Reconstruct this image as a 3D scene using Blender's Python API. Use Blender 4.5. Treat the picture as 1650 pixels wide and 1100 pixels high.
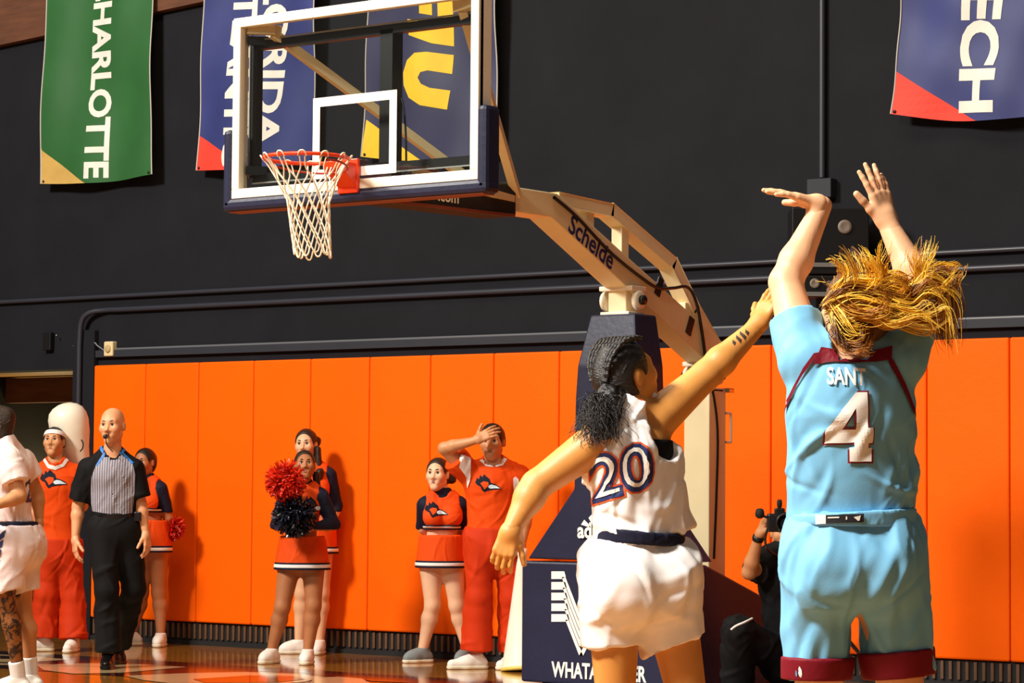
import bpy, bmesh, math, random
import numpy as np
from mathutils import Vector, Matrix
from mathutils.bvhtree import BVHTree

for o in list(bpy.data.objects): bpy.data.objects.remove(o)
SC = bpy.context.scene
COL = SC.collection
random.seed(7); RNG = np.random.default_rng(7)
V = np.array

# ------------------------------------------------------------------ camera
FPX, TH, PIT, ROLL, CH = 4341.66, 0.6462, 0.0552, 0.0077, 1.3315
CAM = V([0, 0, CH])
_r = V([math.cos(TH), math.sin(TH), 0]); FH = V([-math.sin(TH), math.cos(TH), 0])
_f = FH * math.cos(PIT) + V([0, 0, math.sin(PIT)]); _u = np.cross(_r, _f)
CR = math.cos(ROLL) * _r + math.sin(ROLL) * _u
CU = math.cos(ROLL) * _u - math.sin(ROLL) * _r
CF = _f
RH = _r; UZ = V([0, 0, 1.0])
cd = bpy.data.cameras.new('camera'); cam = bpy.data.objects.new('camera', cd); COL.objects.link(cam)
cd.sensor_fit = 'HORIZONTAL'; cd.sensor_width = 36; cd.lens = FPX / 1650 * 36; cd.clip_end = 200
M = Matrix((tuple(CR) + (0,), tuple(CU) + (0,), tuple(-CF) + (0,), (0, 0, 0, 1))).transposed()
M.translation = Vector(CAM); cam.matrix_world = M
SC.camera = cam

def ray(px, py): return CF + CR * (px - 825) / FPX - CU * (py - 550) / FPX
def PD(px, py, d): return CAM + ray(px, py) * d
def PX(px, py, x): r = ray(px, py); return CAM + r * (x / r[0])
def PY(px, py, y): r = ray(px, py); return CAM + r * (y / r[1])
def PZ(px, py, z=0): r = ray(px, py); return CAM + r * ((z - CH) / r[2])
def vec(rx, uz, fz): return RH * rx + UZ * uz + FH * fz
def nrm(v): return v / (np.linalg.norm(v) + 1e-12)

# ------------------------------------------------------------------ light
SC.view_settings.view_transform = 'Standard'; SC.view_settings.look = 'None'
SC.view_settings.exposure = 0.3; SC.view_settings.gamma = 1.0
SC.view_settings.use_curve_mapping = False
w = bpy.data.worlds.new('world'); SC.world = w; w.use_nodes = True
w.node_tree.nodes['Background'].inputs[0].default_value = (0.9, 0.8, 0.68, 1)
w.node_tree.nodes['Background'].inputs[1].default_value = 0.10

def area(name, loc, target, size, power, col):
    l = bpy.data.lights.new(name, 'AREA'); l.shape = 'RECTANGLE'; l.size, l.size_y = size; l.energy = power; l.color = col
    o = bpy.data.objects.new(name, l); COL.objects.link(o); o.location = loc
    o.rotation_euler = (Vector(target) - Vector(loc)).to_track_quat('-Z', 'Y').to_euler(); return o
# the arena's lamp banks hanging over the court
area('arena_lamp', (-15.6, 4.5, 9.5), (-13, 16, 1.0), (2.4, 1.6), 1900, (1.0, .94, .85))
area('arena_lamp', (-7.5, 0.0, 9.5), (-5.2, 7.6, 1.0), (2.0, 1.4), 480, (1.0, .95, .88)).data.spread = 1.4
area('arena_lamp', (-10.0, 10.5, 10.5), (-10, 11, 0), (6.0, 3.0), 400, (1.0, .80, .52))

area('soffit_fill', (-19.6, 18.4, 1.1), (-19.6, 18.2, 3), (.5, .3), 25, (1.0, .78, .4))  # unseen fill light added to brighten the doorway soffit, not a real fitting

# ------------------------------------------------------------------ materials
def srgb(*c):
    c = [x / 255 for x in c]
    return tuple(x / 12.92 if x <= .04045 else ((x + .055) / 1.055) ** 2.4 for x in c) + (1,)
MATS = {}
def mat(name, col, rough=.6, metal=0, bump=0, bscale=40, var=0, vscale=6, stretch=None, attr=None, spec=.5, sheen=0):
    if name in MATS: return MATS[name]
    m = bpy.data.materials.new(name); m.use_nodes = True; nt = m.node_tree; n = nt.nodes; L = nt.links
    b = n['Principled BSDF']; b.inputs['Roughness'].default_value = rough; b.inputs['Metallic'].default_value = metal
    b.inputs['Base Color'].default_value = col; b.inputs['Specular IOR Level'].default_value = spec
    if sheen: b.inputs['Sheen Weight'].default_value = sheen
    tc = n.new('ShaderNodeTexCoord'); mp = n.new('ShaderNodeMapping'); L.new(tc.outputs['Object'], mp.inputs[0])
    if stretch: mp.inputs['Scale'].default_value = stretch
    src = None
    if attr:
        a = n.new('ShaderNodeAttribute'); a.attribute_name = attr; src = a.outputs['Color']; L.new(src, b.inputs['Base Color'])
    if var:
        t = n.new('ShaderNodeTexNoise'); t.inputs['Scale'].default_value = vscale; t.inputs['Detail'].default_value = 4
        L.new(mp.outputs[0], t.inputs['Vector'])
        r = n.new('ShaderNodeMapRange'); r.inputs[1].default_value = .3; r.inputs[2].default_value = .7
        r.inputs[3].default_value = 1 - var; r.inputs[4].default_value = 1 + var; L.new(t.outputs[0], r.inputs[0])
        mx = n.new('ShaderNodeVectorMath'); mx.operation = 'SCALE'
        if src: L.new(src, mx.inputs[0])
        else: mx.inputs[0].default_value = col[:3]
        L.new(r.outputs[0], mx.inputs['Scale']); L.new(mx.outputs[0], b.inputs['Base Color'])
    if bump:
        t = n.new('ShaderNodeTexNoise'); t.inputs['Scale'].default_value = bscale; t.inputs['Detail'].default_value = 3
        L.new(mp.outputs[0], t.inputs['Vector'])
        bp = n.new('ShaderNodeBump'); bp.inputs['Strength'].default_value = bump; bp.inputs['Distance'].default_value = .01
        L.new(t.outputs[0], bp.inputs['Height']); L.new(bp.outputs[0], b.inputs['Normal'])
    MATS[name] = m; return m

M_pad = mat('orange_vinyl', srgb(250, 99, 0), .55, spec=.12, var=.05, vscale=1.5, bump=.15, bscale=25)
M_wall = mat('black_block_paint', srgb(24, 25, 31), .85, spec=.2, var=.15, vscale=2, bump=.2, bscale=18)
M_navywall = mat('navy_black_paint', srgb(30, 33, 44), .7, var=.1, vscale=3)
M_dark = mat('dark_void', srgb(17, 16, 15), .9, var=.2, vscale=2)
M_brownwall = mat('brown_timber', srgb(92, 54, 32), .75, var=.25, vscale=3, stretch=(1, 1, 6), bump=.2)
M_oak = mat('amber_timber', srgb(150, 108, 34), .55, var=.2, vscale=3, stretch=(1, 1, 6))
M_slat = mat('brown_slat', srgb(92, 66, 44), .5, var=.25, vscale=4)
M_cream = mat('cream_enamel', srgb(240, 222, 178), .4, var=.04, vscale=5)
M_creamw = mat('white_enamel', srgb(240, 232, 212), .4, var=.03)
M_blk = mat('black_plastic', srgb(16, 16, 18), .35)
M_blkm = mat('black_matte', srgb(18, 18, 20), .75, bump=.2)
M_navy = mat('navy_vinyl', srgb(34, 36, 60), .42, spec=.3, var=.1, vscale=4, bump=.12, bscale=30)
M_orange_metal = mat('orange_enamel', srgb(240, 62, 14), .35)
M_net = mat('net_cord', srgb(248, 234, 205), .8)
M_white = mat('white_print', srgb(245, 240, 228), .6)
M_navyp = mat('navy_print', srgb(26, 40, 92), .6)
M_orangep = mat('orange_print', srgb(226, 88, 28), .6)
M_maroonp = mat('maroon_print', srgb(130, 16, 34), .6)
M_blackp = mat('black_print', srgb(20, 20, 26), .6)
M_palebeak = mat('pale_blue_print', srgb(206, 226, 236), .6)
M_yellowp = mat('gold_print', srgb(236, 190, 28), .65, var=.08)
M_chrome = mat('chrome', srgb(200, 200, 205), .2, 1)
M_beige = mat('beige_plastic', srgb(226, 205, 158), .5)
M_beige2 = mat('tan_plastic', srgb(190, 165, 115), .6)

def mat_floor():
    m = bpy.data.materials.new('gloss_maple'); m.use_nodes = True; nt = m.node_tree; n = nt.nodes; L = nt.links
    b = n['Principled BSDF']; b.inputs['Roughness'].default_value = .13; b.inputs['Coat Weight'].default_value = .6; b.inputs['Coat Roughness'].default_value = .06
    tc = n.new('ShaderNodeTexCoord'); mp = n.new('ShaderNodeMapping'); mp.inputs['Scale'].default_value = (1, 12, 1); L.new(tc.outputs['Object'], mp.inputs[0])
    t = n.new('ShaderNodeTexNoise'); t.inputs['Scale'].default_value = 2.2; t.inputs['Detail'].default_value = 6; L.new(mp.outputs[0], t.inputs['Vector'])
    r = n.new('ShaderNodeValToRGB'); r.color_ramp.elements[0].color = srgb(140, 84, 26); r.color_ramp.elements[1].color = srgb(198, 134, 48)
    r.color_ramp.elements[0].position = .3; r.color_ramp.elements[1].position = .7; L.new(t.outputs[0], r.inputs[0]); L.new(r.outputs[0], b.inputs['Base Color'])
    return m
M_floor = mat_floor()
def fpaint(name, c):
    m = mat(name, c, .13, var=.05); m.node_tree.nodes['Principled BSDF'].inputs['Coat Weight'].default_value = .6; m.node_tree.nodes['Principled BSDF'].inputs['Coat Roughness'].default_value = .06; return m
M_fdark = fpaint('floor_navy_paint', srgb(40, 24, 28)); M_fmar = fpaint('floor_maroon_paint', srgb(96, 26, 20)); M_fcream = fpaint('floor_cream_paint', srgb(232, 200, 150))

def mat_glass():
    m = bpy.data.materials.new('clear_glass'); m.use_nodes = True; nt = m.node_tree; n = nt.nodes; L = nt.links
    n.remove(n['Principled BSDF']); out = n['Material Output']
    t = n.new('ShaderNodeBsdfTransparent'); t.inputs[0].default_value = (.93, .95, .94, 1); g = n.new('ShaderNodeBsdfGlossy'); g.inputs['Roughness'].default_value = .02
    x = n.new('ShaderNodeMixShader'); x.inputs[0].default_value = .05
    L.new(t.outputs[0], x.inputs[1]); L.new(g.outputs[0], x.inputs[2]); L.new(x.outputs[0], out.inputs[0]); return m
M_glass = mat_glass()

# ------------------------------------------------------------------ object helpers
def tag(o, label, cat=None, group=None, kind=None):
    if label: o['label'] = label
    if cat: o['category'] = cat
    if group: o['group'] = group
    if kind: o['kind'] = kind
    return o
def empty(name, loc, label, cat, group=None):
    o = bpy.data.objects.new(name, None); COL.objects.link(o); o.location = Vector(loc); o.empty_display_size = .1
    return tag(o, label, cat, group)
def wloc(o):
    l = V(o.location)
    while o.parent: o = o.parent; l = l + V(o.location)
    return l
def raw(name, verts, faces, m, parent=None, origin=None, smooth=False):
    """verts are world coordinates"""
    verts = np.asarray(verts, float)
    base = wloc(parent) if parent else (V(origin) if origin is not None else V([0, 0, 0.]))
    me = bpy.data.meshes.new(name)
    lv = verts - base
    if isinstance(faces, np.ndarray):
        nf, k = faces.shape
        me.vertices.add(len(lv)); me.vertices.foreach_set('co', lv.astype(np.float32).ravel())
        me.loops.add(nf * k); me.loops.foreach_set('vertex_index', faces.astype(np.int32).ravel())
        me.polygons.add(nf); me.polygons.foreach_set('loop_start', np.arange(0, nf * k, k, dtype=np.int32))
        me.update(calc_edges=True)
    else:
        me.from_pydata([tuple(v) for v in lv], [], faces)
    if smooth: me.polygons.foreach_set('use_smooth', np.ones(len(me.polygons), bool))
    if m: me.materials.append(m)
    me.update()
    o = bpy.data.objects.new(name, me); COL.objects.link(o)
    if parent: o.parent = parent
    else: o.location = Vector(base)
    return o
def from_bm(name, bm, m, parent=None, origin=None, smooth=False):
    bmesh.ops.recalc_face_normals(bm, faces=bm.faces[:])
    vs = [tuple(v.co) for v in bm.verts]; bm.verts.index_update()
    fs = [[v.index for v in f.verts] for f in bm.faces]; bm.free()
    return raw(name, vs, fs, m, parent, origin, smooth)
def bm_box(bm, c, s, ax=None, bevel=0):
    r = bmesh.ops.create_cube(bm, size=1); vs = r['verts']
    c = V(c); ax = np.eye(3) if ax is None else ax
    for v in vs:
        p = v.co; v.co = Vector(c + ax[0] * p.x * s[0] + ax[1] * p.y * s[1] + ax[2] * p.z * s[2])
    if bevel:
        es = list({e for v in vs for e in v.link_edges})
        bmesh.ops.bevel(bm, geom=es, offset=bevel, segments=2, affect='EDGES', profile=.5)
def box(name, c, s, m, parent=None, ax=None, bevel=0, origin=None):
    bm = bmesh.new(); bm_box(bm, c, s, ax, bevel); return from_bm(name, bm, m, parent, origin)
def axes_along(a, b, up=UZ):
    d = nrm(V(b) - V(a)); s = nrm(np.cross(d, up)); u = np.cross(s, d); return [d, s, u]
def bar(name, a, b, wd, ht, m, parent=None, bevel=0, up=UZ):
    a, b = V(a), V(b); return box(name, (a + b) / 2, (np.linalg.norm(b - a), wd, ht), m, parent, axes_along(a, b, up), bevel)
def quadprism(name, pts, off, m, parent=None, origin=None, bevel=0):
    """polygon in space pushed out by the vector off"""
    bm = bmesh.new(); a = [bm.verts.new(Vector(p)) for p in pts]; b = [bm.verts.new(Vector(V(p) + off)) for p in pts]
    n = len(pts); bm.faces.new(a); bm.faces.new(b[::-1])
    for i in range(n): bm.faces.new((a[i], a[(i + 1) % n], b[(i + 1) % n], b[i]))
    if bevel:
        bmesh.ops.recalc_face_normals(bm, faces=bm.faces[:])
        bmesh.ops.bevel(bm, geom=bm.edges[:], offset=bevel, segments=2, affect='EDGES', profile=.5)
    return from_bm(name, bm, m, parent, origin)
def tubes(paths, radii, seg=6, closed=False):
    vs, fs, n = [], [], 0
    for P, R in zip(paths, radii):
        P = np.asarray(P, float); k = len(P)
        R = np.full(k, R) if np.isscalar(R) else np.asarray(R)
        T = np.gradient(P, axis=0)
        if closed: T = np.roll(P, -1, 0) - np.roll(P, 1, 0)
        T /= np.linalg.norm(T, axis=1, keepdims=True) + 1e-9
        ref = V([0, 0, 1.]) if abs(T[0][2]) < .9 else V([1., 0, 0])
        A = np.empty_like(P); a = nrm(np.cross(T[0], ref))
        for i in range(k):
            a = nrm(a - T[i] * (a @ T[i])); A[i] = a
        B = np.cross(T, A)
        th = np.arange(seg) * 2 * math.pi / seg
        ring = P[:, None] + R[:, None, None] * (A[:, None] * np.cos(th)[None, :, None] + B[:, None] * np.sin(th)[None, :, None])
        vs.append(ring.reshape(-1, 3))
        kk = k if closed else k - 1
        i = np.arange(kk)[:, None]; j = np.arange(seg)[None]
        i2 = (i + 1) % k; j2 = (j + 1) % seg
        fs.append(np.stack([n + i * seg + j, n + i * seg + j2, n + i2 * seg + j2, n + i2 * seg + j], -1).reshape(-1, 4)); n += k * seg
    return np.concatenate(vs), np.concatenate(fs)
def tube(name, P, R, m, parent=None, seg=8, closed=False, origin=None):
    v, f = tubes([P], [R], seg, closed); return raw(name, v, f, m, parent, origin, True)
def smoothpath(P, n=24):
    P = np.asarray(P, float); k = len(P); Q = np.vstack([2 * P[0] - P[1], P, 2 * P[-1] - P[-2]]); out = []
    for t in np.linspace(0, k - 1 - 1e-6, n):
        i = int(t); u = t - i; a, b, c, d = Q[i:i + 4]
        out.append(.5 * (2 * b + (c - a) * u + (2 * a - 5 * b + 4 * c - d) * u * u + (3 * b - 3 * c + d - a) * u ** 3))
    return V(out)
def lathe(name, prof, c, m, parent=None, axis=UZ, seg=28, origin=None):
    ax = nrm(V(axis)); s = nrm(np.cross(ax, V([.3, .9, .1]))); t = np.cross(ax, s); vs, fs = [], []
    for r, h in prof:
        for k in range(seg):
            a = 2 * math.pi * k / seg; vs.append(V(c) + ax * h + (s * math.cos(a) + t * math.sin(a)) * r)
    for i in range(len(prof) - 1):
        for k in range(seg): fs.append([i * seg + k, i * seg + (k + 1) % seg, (i + 1) * seg + (k + 1) % seg, (i + 1) * seg + k])
    fs.append(list(range(seg))[::-1]); fs.append([(len(prof) - 1) * seg + k for k in range(seg)])
    return raw(name, vs, fs, m, parent, origin, True)

# ------------------------------------------------------------------ flat prints
def shape2d(polys=None, text=None, bold=0.0, shear=0.0, size=None):
    """a filled 2D outline as (verts Nx2, faces); text is fitted to size=(w,h) centred on 0"""
    if text:
        cu = bpy.data.curves.new('t', 'FONT'); cu.body = text; cu.offset = bold; cu.shear = shear; cu.align_x = 'CENTER'; cu.resolution_u = 4
    else:
        cu = bpy.data.curves.new('t', 'CURVE'); cu.dimensions = '2D'
        for p in polys:
            s = cu.splines.new('POLY'); s.points.add(len(p) - 1); s.use_cyclic_u = True
            for q, pt in zip(p, s.points): pt.co = (q[0], q[1], 0, 1)
    cu.fill_mode = 'BOTH' if not text else cu.fill_mode
    o = bpy.data.objects.new('t', cu); COL.objects.link(o)
    dg = bpy.context.evaluated_depsgraph_get(); me = bpy.data.meshes.new_from_object(o.evaluated_get(dg))
    vs = V([tuple(v.co)[:2] for v in me.vertices]); fs = [list(p.vertices) for p in me.polygons]
    bpy.data.objects.remove(o); bpy.data.curves.remove(cu); bpy.data.meshes.remove(me)
    if size is not None:
        lo, hi = vs.min(0), vs.max(0); vs = (vs - (lo + hi) / 2) / (hi - lo) * V(size)
    return vs, fs
def decal(name, shape, c, xd, yd, m, parent, bvh=None, off=.003, step=.02, vdir=None, base=None):
    """lay a 2D shape on a plane (or wrap it on the surface in bvh, looked up along vdir)"""
    vs, fs = shape; bm = bmesh.new(); bv = [bm.verts.new((v[0], v[1], 0)) for v in vs]
    for f in fs:
        try: bm.faces.new([bv[i] for i in f])
        except ValueError: pass
    c, xd, yd = V(c), V(xd), V(yd)
    nz = nrm(np.cross(xd, yd))
    if bvh is not None:
        lo, hi = vs.min(0), vs.max(0)
        for ax in (0, 1):
            x = lo[ax] + step
            while x < hi[ax]:
                co = [0, 0, 0]; no = [0, 0, 0]; co[ax] = x; no[ax] = 1
                bmesh.ops.bisect_plane(bm, geom=bm.verts[:] + bm.edges[:] + bm.faces[:], plane_co=co, plane_no=no, dist=1e-5); x += step
    bmesh.ops.triangulate(bm, faces=[f for f in bm.faces if len(f.verts) > 4])
    vd = nrm(V(vdir)) if vdir is not None else -nz
    dead = []
    for v in bm.verts:
        p = c + xd * v.co.x + yd * v.co.y
        if bvh is not None:
            h = bvh.ray_cast(Vector(p - base - vd * 1.0), Vector(vd), 2.0)
            if h[0] is None:
                h = bvh.find_nearest(Vector(p - base))
            nn = V(h[1]); 
            if nn @ vd > 0: nn = -nn
            p = V(h[0]) + base + nn * off
        else: p = p + nz * off
        v.co = Vector(p)
    bm.verts.index_update()
    vv = [tuple(v.co) for v in bm.verts]; ff = [[v.index for v in f.verts] for f in bm.faces]; bm.free()
    return raw(name, vv, ff, m, parent)
def bvh_of(o):
    me = o.data; return BVHTree.FromPolygons([v.co[:] for v in me.vertices], [p.vertices[:] for p in me.polygons])

# ================================================================== the setting
YW = 16.741; YB = 16.80          # front of the wall pads, face of the wall
ZT, ZB, W0, WX = 2.403, .195, .634, -17.243
XO = PY(123, 800, YB)[0]; XL = XO - 2.2; ZO = PY(60, 596, YB)[2]
floor = box('floor', (-10, 5, -.05), (44, 40, .1), M_floor, origin=(0, 0, 0)); tag(floor, 'glossy amber maple court floor', 'floor', kind='structure')
bm = bmesh.new()
for (x0, x1, z0, z1) in ((XO, 4, 0, 9), (-26, XL, 0, 9), (XL, XO, ZO, 9)):
    bm_box(bm, ((x0 + x1) / 2, YB + .15, (z0 + z1) / 2), (x1 - x0, .3, z1 - z0))
wall = from_bm('wall_back', bm, M_wall); tag(wall, 'tall black painted wall behind the basket', 'wall', kind='structure')
for k in range(0, 19):
    x0 = WX + k * W0
    bm = bmesh.new(); bm_box(bm, (x0 + W0 / 2, (YW + YB) / 2, (ZT + ZB) / 2), (W0 - .006, YB - YW + .004, ZT - ZB), bevel=.014)
    from_bm('wall_pad', bm, M_pad, wall)
# recess of the doorway at the end of the pads
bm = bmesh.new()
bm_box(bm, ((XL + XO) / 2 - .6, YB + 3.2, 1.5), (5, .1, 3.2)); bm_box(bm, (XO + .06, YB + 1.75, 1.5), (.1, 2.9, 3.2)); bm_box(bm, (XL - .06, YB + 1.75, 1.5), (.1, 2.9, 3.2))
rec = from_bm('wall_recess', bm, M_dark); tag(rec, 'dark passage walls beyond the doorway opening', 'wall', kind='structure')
sof = box('ceiling', ((XL + XO) / 2, YB + 1.75, ZO + .06), (XO - XL + .1, 2.95, .1), M_oak); tag(sof, 'amber timber soffit inside the doorway', 'ceiling', kind='structure')
hdr = box('trim_1', ((XL + XO) / 2, YB + 1.2, ZO - .12), (XO - XL, .1, .24), M_brownwall); tag(hdr, 'brown timber header inside the dark doorway', 'trim', kind='structure')
# navy column between doorway and pads
xc0 = XO - .02; colm = box('trim_2', ((xc0 + WX) / 2, YB - .01, 1.36), (WX - xc0 - .01, .1, 2.72), M_wall, bevel=.01); tag(colm, 'dark navy corner column beside the orange pads', 'column', kind='structure')
# brown timber band high on the wall
pts = [PY(-260, 132, YB), PY(345, 3, YB), PY(345, -260, YB), PY(-260, -260, YB)]
tb = quadprism('trim_3', pts, V([0, -.08, 0]), M_brownwall); tag(tb, 'brown timber band slanting across the top of the wall', 'trim', kind='structure')
# ribbed base
base = box('baseboard_back', ((WX + 4) / 2, YB - .012, ZB / 2), (4 - WX, .024, ZB), M_blkm); tag(base, 'black ribbed vent base under the orange pads', 'baseboard', kind='structure')
sl = None
nsl = 190
for k in range(nsl):
    x = WX + .03 + k * .064
    if sl is None: sl = box('slat', (x, YB - .032, ZB / 2 + .02), (.022, .02, ZB - .07), M_slat, base)
    else:
        s2 = sl.copy(); COL.objects.link(s2); s2.parent = base; s2.location = (x - (WX + .03), 0, 0)
shoe = box('base_shoe', ((WX + 4) / 2, YB - .036, .018), (4 - WX, .03, .036), M_blkm, base)
# horizontal ledges and conduits of the black wall
def zat(px, py): return PY(px, py, YB)[2]
cpath = lambda px0, px1, z, y=.03: V([PY(px0, 500, YB - y) * V([1, 1, 0]) + V([0, 0, z]), V([3.9, YB - y, z])])
led = box('trim_4', ((WX + 4) / 2, YB - .02, zat(700, 552)), (4 - WX, .05, .06), M_navywall); tag(led, 'black ledge running just above the orange pads', 'ledge', kind='structure')
M_cond = mat('dark_conduit_paint', srgb(46, 48, 58), .4)
def conduit(P, r, label, m=M_cond):
    o = tube('conduit', P, r, m, seg=8, origin=P[0]); return tag(o, label, 'conduit')
z1 = zat(190, 563); conduit(cpath(190, 1760, z1), .013, 'thin grey conduit running above the pads from the beige alarm box', mat('grey_conduit', srgb(96, 98, 104), .35))
z2 = zat(175, 500); a = PY(134, 560, YB - .04)
corner = [V([a[0], YB - .085, .02]), V([a[0], YB - .085, 1.4]), V([a[0], YB - .085, z2 - .35])]
P = list(smoothpath(corner, 10)) + list(smoothpath([V([a[0], YB - .085, z2 - .3]), V([a[0] + .02, YB - .085, z2 - .1]), V([a[0] + .1, YB - .07, z2 - .02]), V([a[0] + .25, YB - .03, z2]), V([a[0] + .4, YB - .03, z2])], 20)) + [V([a[0] + 1., YB - .03, z2]), V([3.9, YB - .03, z2])]
conduit(V(P), .024, 'dark pipe climbing the corner column and bending along the wall')
conduit(cpath(-120, 1760, zat(330, 470)), .02, 'dark pipe running highest along the black wall')
vx = PY(1325, 200, YB - .03)[0]
conduit(V([[vx, YB - .03, zat(1325, 287)], [vx, YB - .03, 8.8]]), .024, 'upright dark pipe dropping to a box behind the loudspeakers')
jb = box('junction_box', V([vx, YB - .04, zat(1325, 305)]), (.2, .08, .14), M_navywall, bevel=.006); tag(jb, 'small dark junction box at the foot of the upright pipe', 'junction box')
# beige alarm sounder, with its cable
c = PY(178, 562, YB - .03)
al = empty('alarm_sounder', c, 'small beige alarm box above the pads beside the column', 'alarm')
box('housing', c, (.11, .06, .13), M_beige, al, bevel=.01)
lathe('grille', [(.034, 0), (.034, .008), (.026, .012)], c + V([0, -.03, 0]), M_beige2, al, axis=(0, -1, 0), seg=16)
tube('cable', smoothpath([c + V([-.05, -.01, -.02]), c + V([-.14, -.02, .03]), c + V([-.2, -.02, .06]), PY(118, 557, YB - .03)], 14), .006, mat('grey_cable', srgb(120, 122, 128), .5), al)
for (px, py) in ((78, 550),):
    c = PY(px, py, YB - .03)
    cb = empty('wall_bracket', c, 'small dark steel bracket above the doorway', 'bracket')
    box('plate', c, (.1, .05, .16), M_blk, cb, bevel=.006); bar('hook', c + V([.09, -.03, .05]), c + V([.09, -.03, -.06]), .03, .03, M_blk, cb)
    lathe('bolt', [(.009, 0), (.009, .012)], c + V([.13, -.02, .05]), M_chrome, cb, axis=(0, -1, 0), seg=8)

# painted letters of the court edge
def fpoly(name, pts, m, z, px=True):
    P = [PZ(*p) if px else V([p[0], p[1], 0]) for p in pts]
    vs = [V([p[0], p[1], z]) for p in P]
    return raw(name, vs, [list(range(len(vs)))], m, floor)
Y1 = PZ(200, 1061)[1]; Y2 = PZ(200, 1090)[1]
fpoly('floor_band', [(-26, Y1), (-26, Y2), (-4, Y2), (-4, Y1)], M_fdark, .002, False)
fpoly('floor_letter', [(60, 1073), (110, 1069), (205, 1069), (301, 1075), (200, 1084), (120, 1086), (70, 1080)], M_fcream, .004)
fpoly('floor_letter', [(202, 1089), (300, 1085), (394, 1083), (480, 1086), (520, 1092), (490, 1099), (420, 1104), (300, 1104), (230, 1096)], M_fcream, .004)
fpoly('floor_letter_core', [(310, 1095), (400, 1089), (470, 1090), (492, 1095), (450, 1100), (330, 1101)], M_fmar, .006)
fpoly('floor_letter_core', [(365, 1079), (430, 1081), (520, 1087), (600, 1091), (900, 1106), (900, 1112), (600, 1098), (540, 1090), (480, 1084)], M_fmar, .005)
fpoly('floor_letter', [(506, 1093), (545, 1091), (583, 1094), (600, 1104), (520, 1108), (500, 1101)], M_fcream, .006)
fpoly('floor_letter', [(-60, 1052), (44, 1057), (113, 1063), (44, 1067.6), (-60, 1066)], M_fcream, .004)
fpoly('floor_line', [(-60, 1067.5), (44, 1070), (165, 1073.4), (165, 1074.6), (-60, 1071)], M_fcream, .005)
fpoly('floor_letter_core', [(0, 1057), (44, 1058.5), (60, 1060), (30, 1062), (0, 1062)], M_fdark, .006)

# ------------------------------------------------------------------ banners
YN = YB - .14
def onN(px, py): p = PY(px, py, YN); return V([p[0], p[2]])
def banner(label, bl, br, tl, tr, sag, m, mats, seed, prints):
    bl, br, tl, tr = [onN(*p) for p in (bl, br, tl, tr)]
    tl = bl + (tl - bl) * 1.8; tr = br + (tr - br) * 1.8 if abs((tr - br)[1]) > 0 else tr
    nu, nv = 40, 56; rs = np.random.default_rng(seed); ph = rs.random(6) * 6
    u, v = np.meshgrid(np.linspace(0, 1, nu), np.linspace(0, 1, nv)); 
    P2 = (bl * (1 - u[..., None]) + br * u[..., None]) * (1 - v[..., None]) + (tl * (1 - u[..., None]) + tr * u[..., None]) * v[..., None]
    P2[..., 1] -= sag * np.sin(u * math.pi) * (1 - v)
    dy = .022 * np.sin(u * 7 + v * 4 + ph[0]) + .014 * np.sin(u * 13 - v * 6 + ph[1]) * (1 - .3 * v) + .008 * np.sin(u * 4 + v * 17 + ph[2])
    P = np.stack([P2[..., 0], YN + dy, P2[..., 1]], -1).reshape(-1, 3)
    i = np.arange(nv - 1)[:, None] * nu + np.arange(nu - 1)[None]
    F = np.stack([i, i + 1, i + nu + 1, i + nu], -1).reshape(-1, 4)
    root = empty('banner', V([(tl[0] + tr[0]) / 2, YN, tl[1]]), label, 'banner', 'pennant banners on the black wall')
    cl = raw('cloth', P, F, m, root, smooth=True); bv = bvh_of(cl); b0 = wloc(root)
    edge = lambda uu: [P.reshape(nv, nu, 3)[j, uu] + V([0, -.002, 0]) for j in range(nv)]
    M_hem = mat('banner_hem', srgb(190, 186, 180), .7)
    for uu in (0, nu - 1): tube('hem', edge(uu), .006, M_hem, cl, seg=5)
    e = nrm(bl - tl); n2 = V([-e[1], e[0]])
    ex = V([e[0], 0, e[1]]); ey = V([n2[0], 0, n2[1]])
    for p in prints:
        if p[0] == 'poly':
            pts = [onN(*q) for q in p[1]]; o2 = V(pts).mean(0); sh = shape2d([[q - o2 for q in pts]])
            decal('printed_patch', sh, V([o2[0], YN, o2[1]]), V([1., 0, 0]), V([0, 0, 1.]), p[2], cl, bv, .003, .06, V([0, 1., 0]), b0)
        else:
            _, txt, a, b, wid, bold, mm = p
            a2, b2 = onN(*a), onN(*b); L_ = np.linalg.norm(b2 - a2); wpx = abs(onN(a[0] + wid, a[1])[0] - onN(*a)[0]); cc = (a2 + b2) / 2
            decal('lettering', shape2d(text=txt, bold=bold, size=(L_, wpx)), V([cc[0], YN, cc[1]]), ex, ey, mm, cl, bv, .004, .05, V([0, 1., 0]), b0)
    for (uu, vv) in ((.02, .012), (.98, .012)):
        p = P.reshape(nv, nu, 3)[0, 1 if uu < .5 else nu - 2] + V([0, -.004, .02])
        lathe('grommet', [(.012, 0), (.012, .004)], p, M_blk, cl, axis=(0, -1, 0), seg=10)
    bar('rod', V([tl[0] - .05, YN + .02, tl[1]]), V([tr[0] + .05, YN + .02, tr[1]]), .03, .03, M_blk, root)
    return root
M_bgreen = mat('green_cloth', srgb(34, 92, 42), .6, var=.12, vscale=2); M_bnavy = mat('navy_cloth', srgb(42, 52, 112), .6, var=.15, vscale=2)
M_bnavy2 = mat('dark_navy_cloth', srgb(40, 42, 78), .6, var=.12, vscale=2); M_tan = mat('tan_print', srgb(196, 160, 84), .7, var=.1); M_redp = mat('red_print', srgb(224, 58, 40), .7)
M_let = mat('offwhite_print', srgb(226, 222, 214), .65, var=.06)
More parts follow.
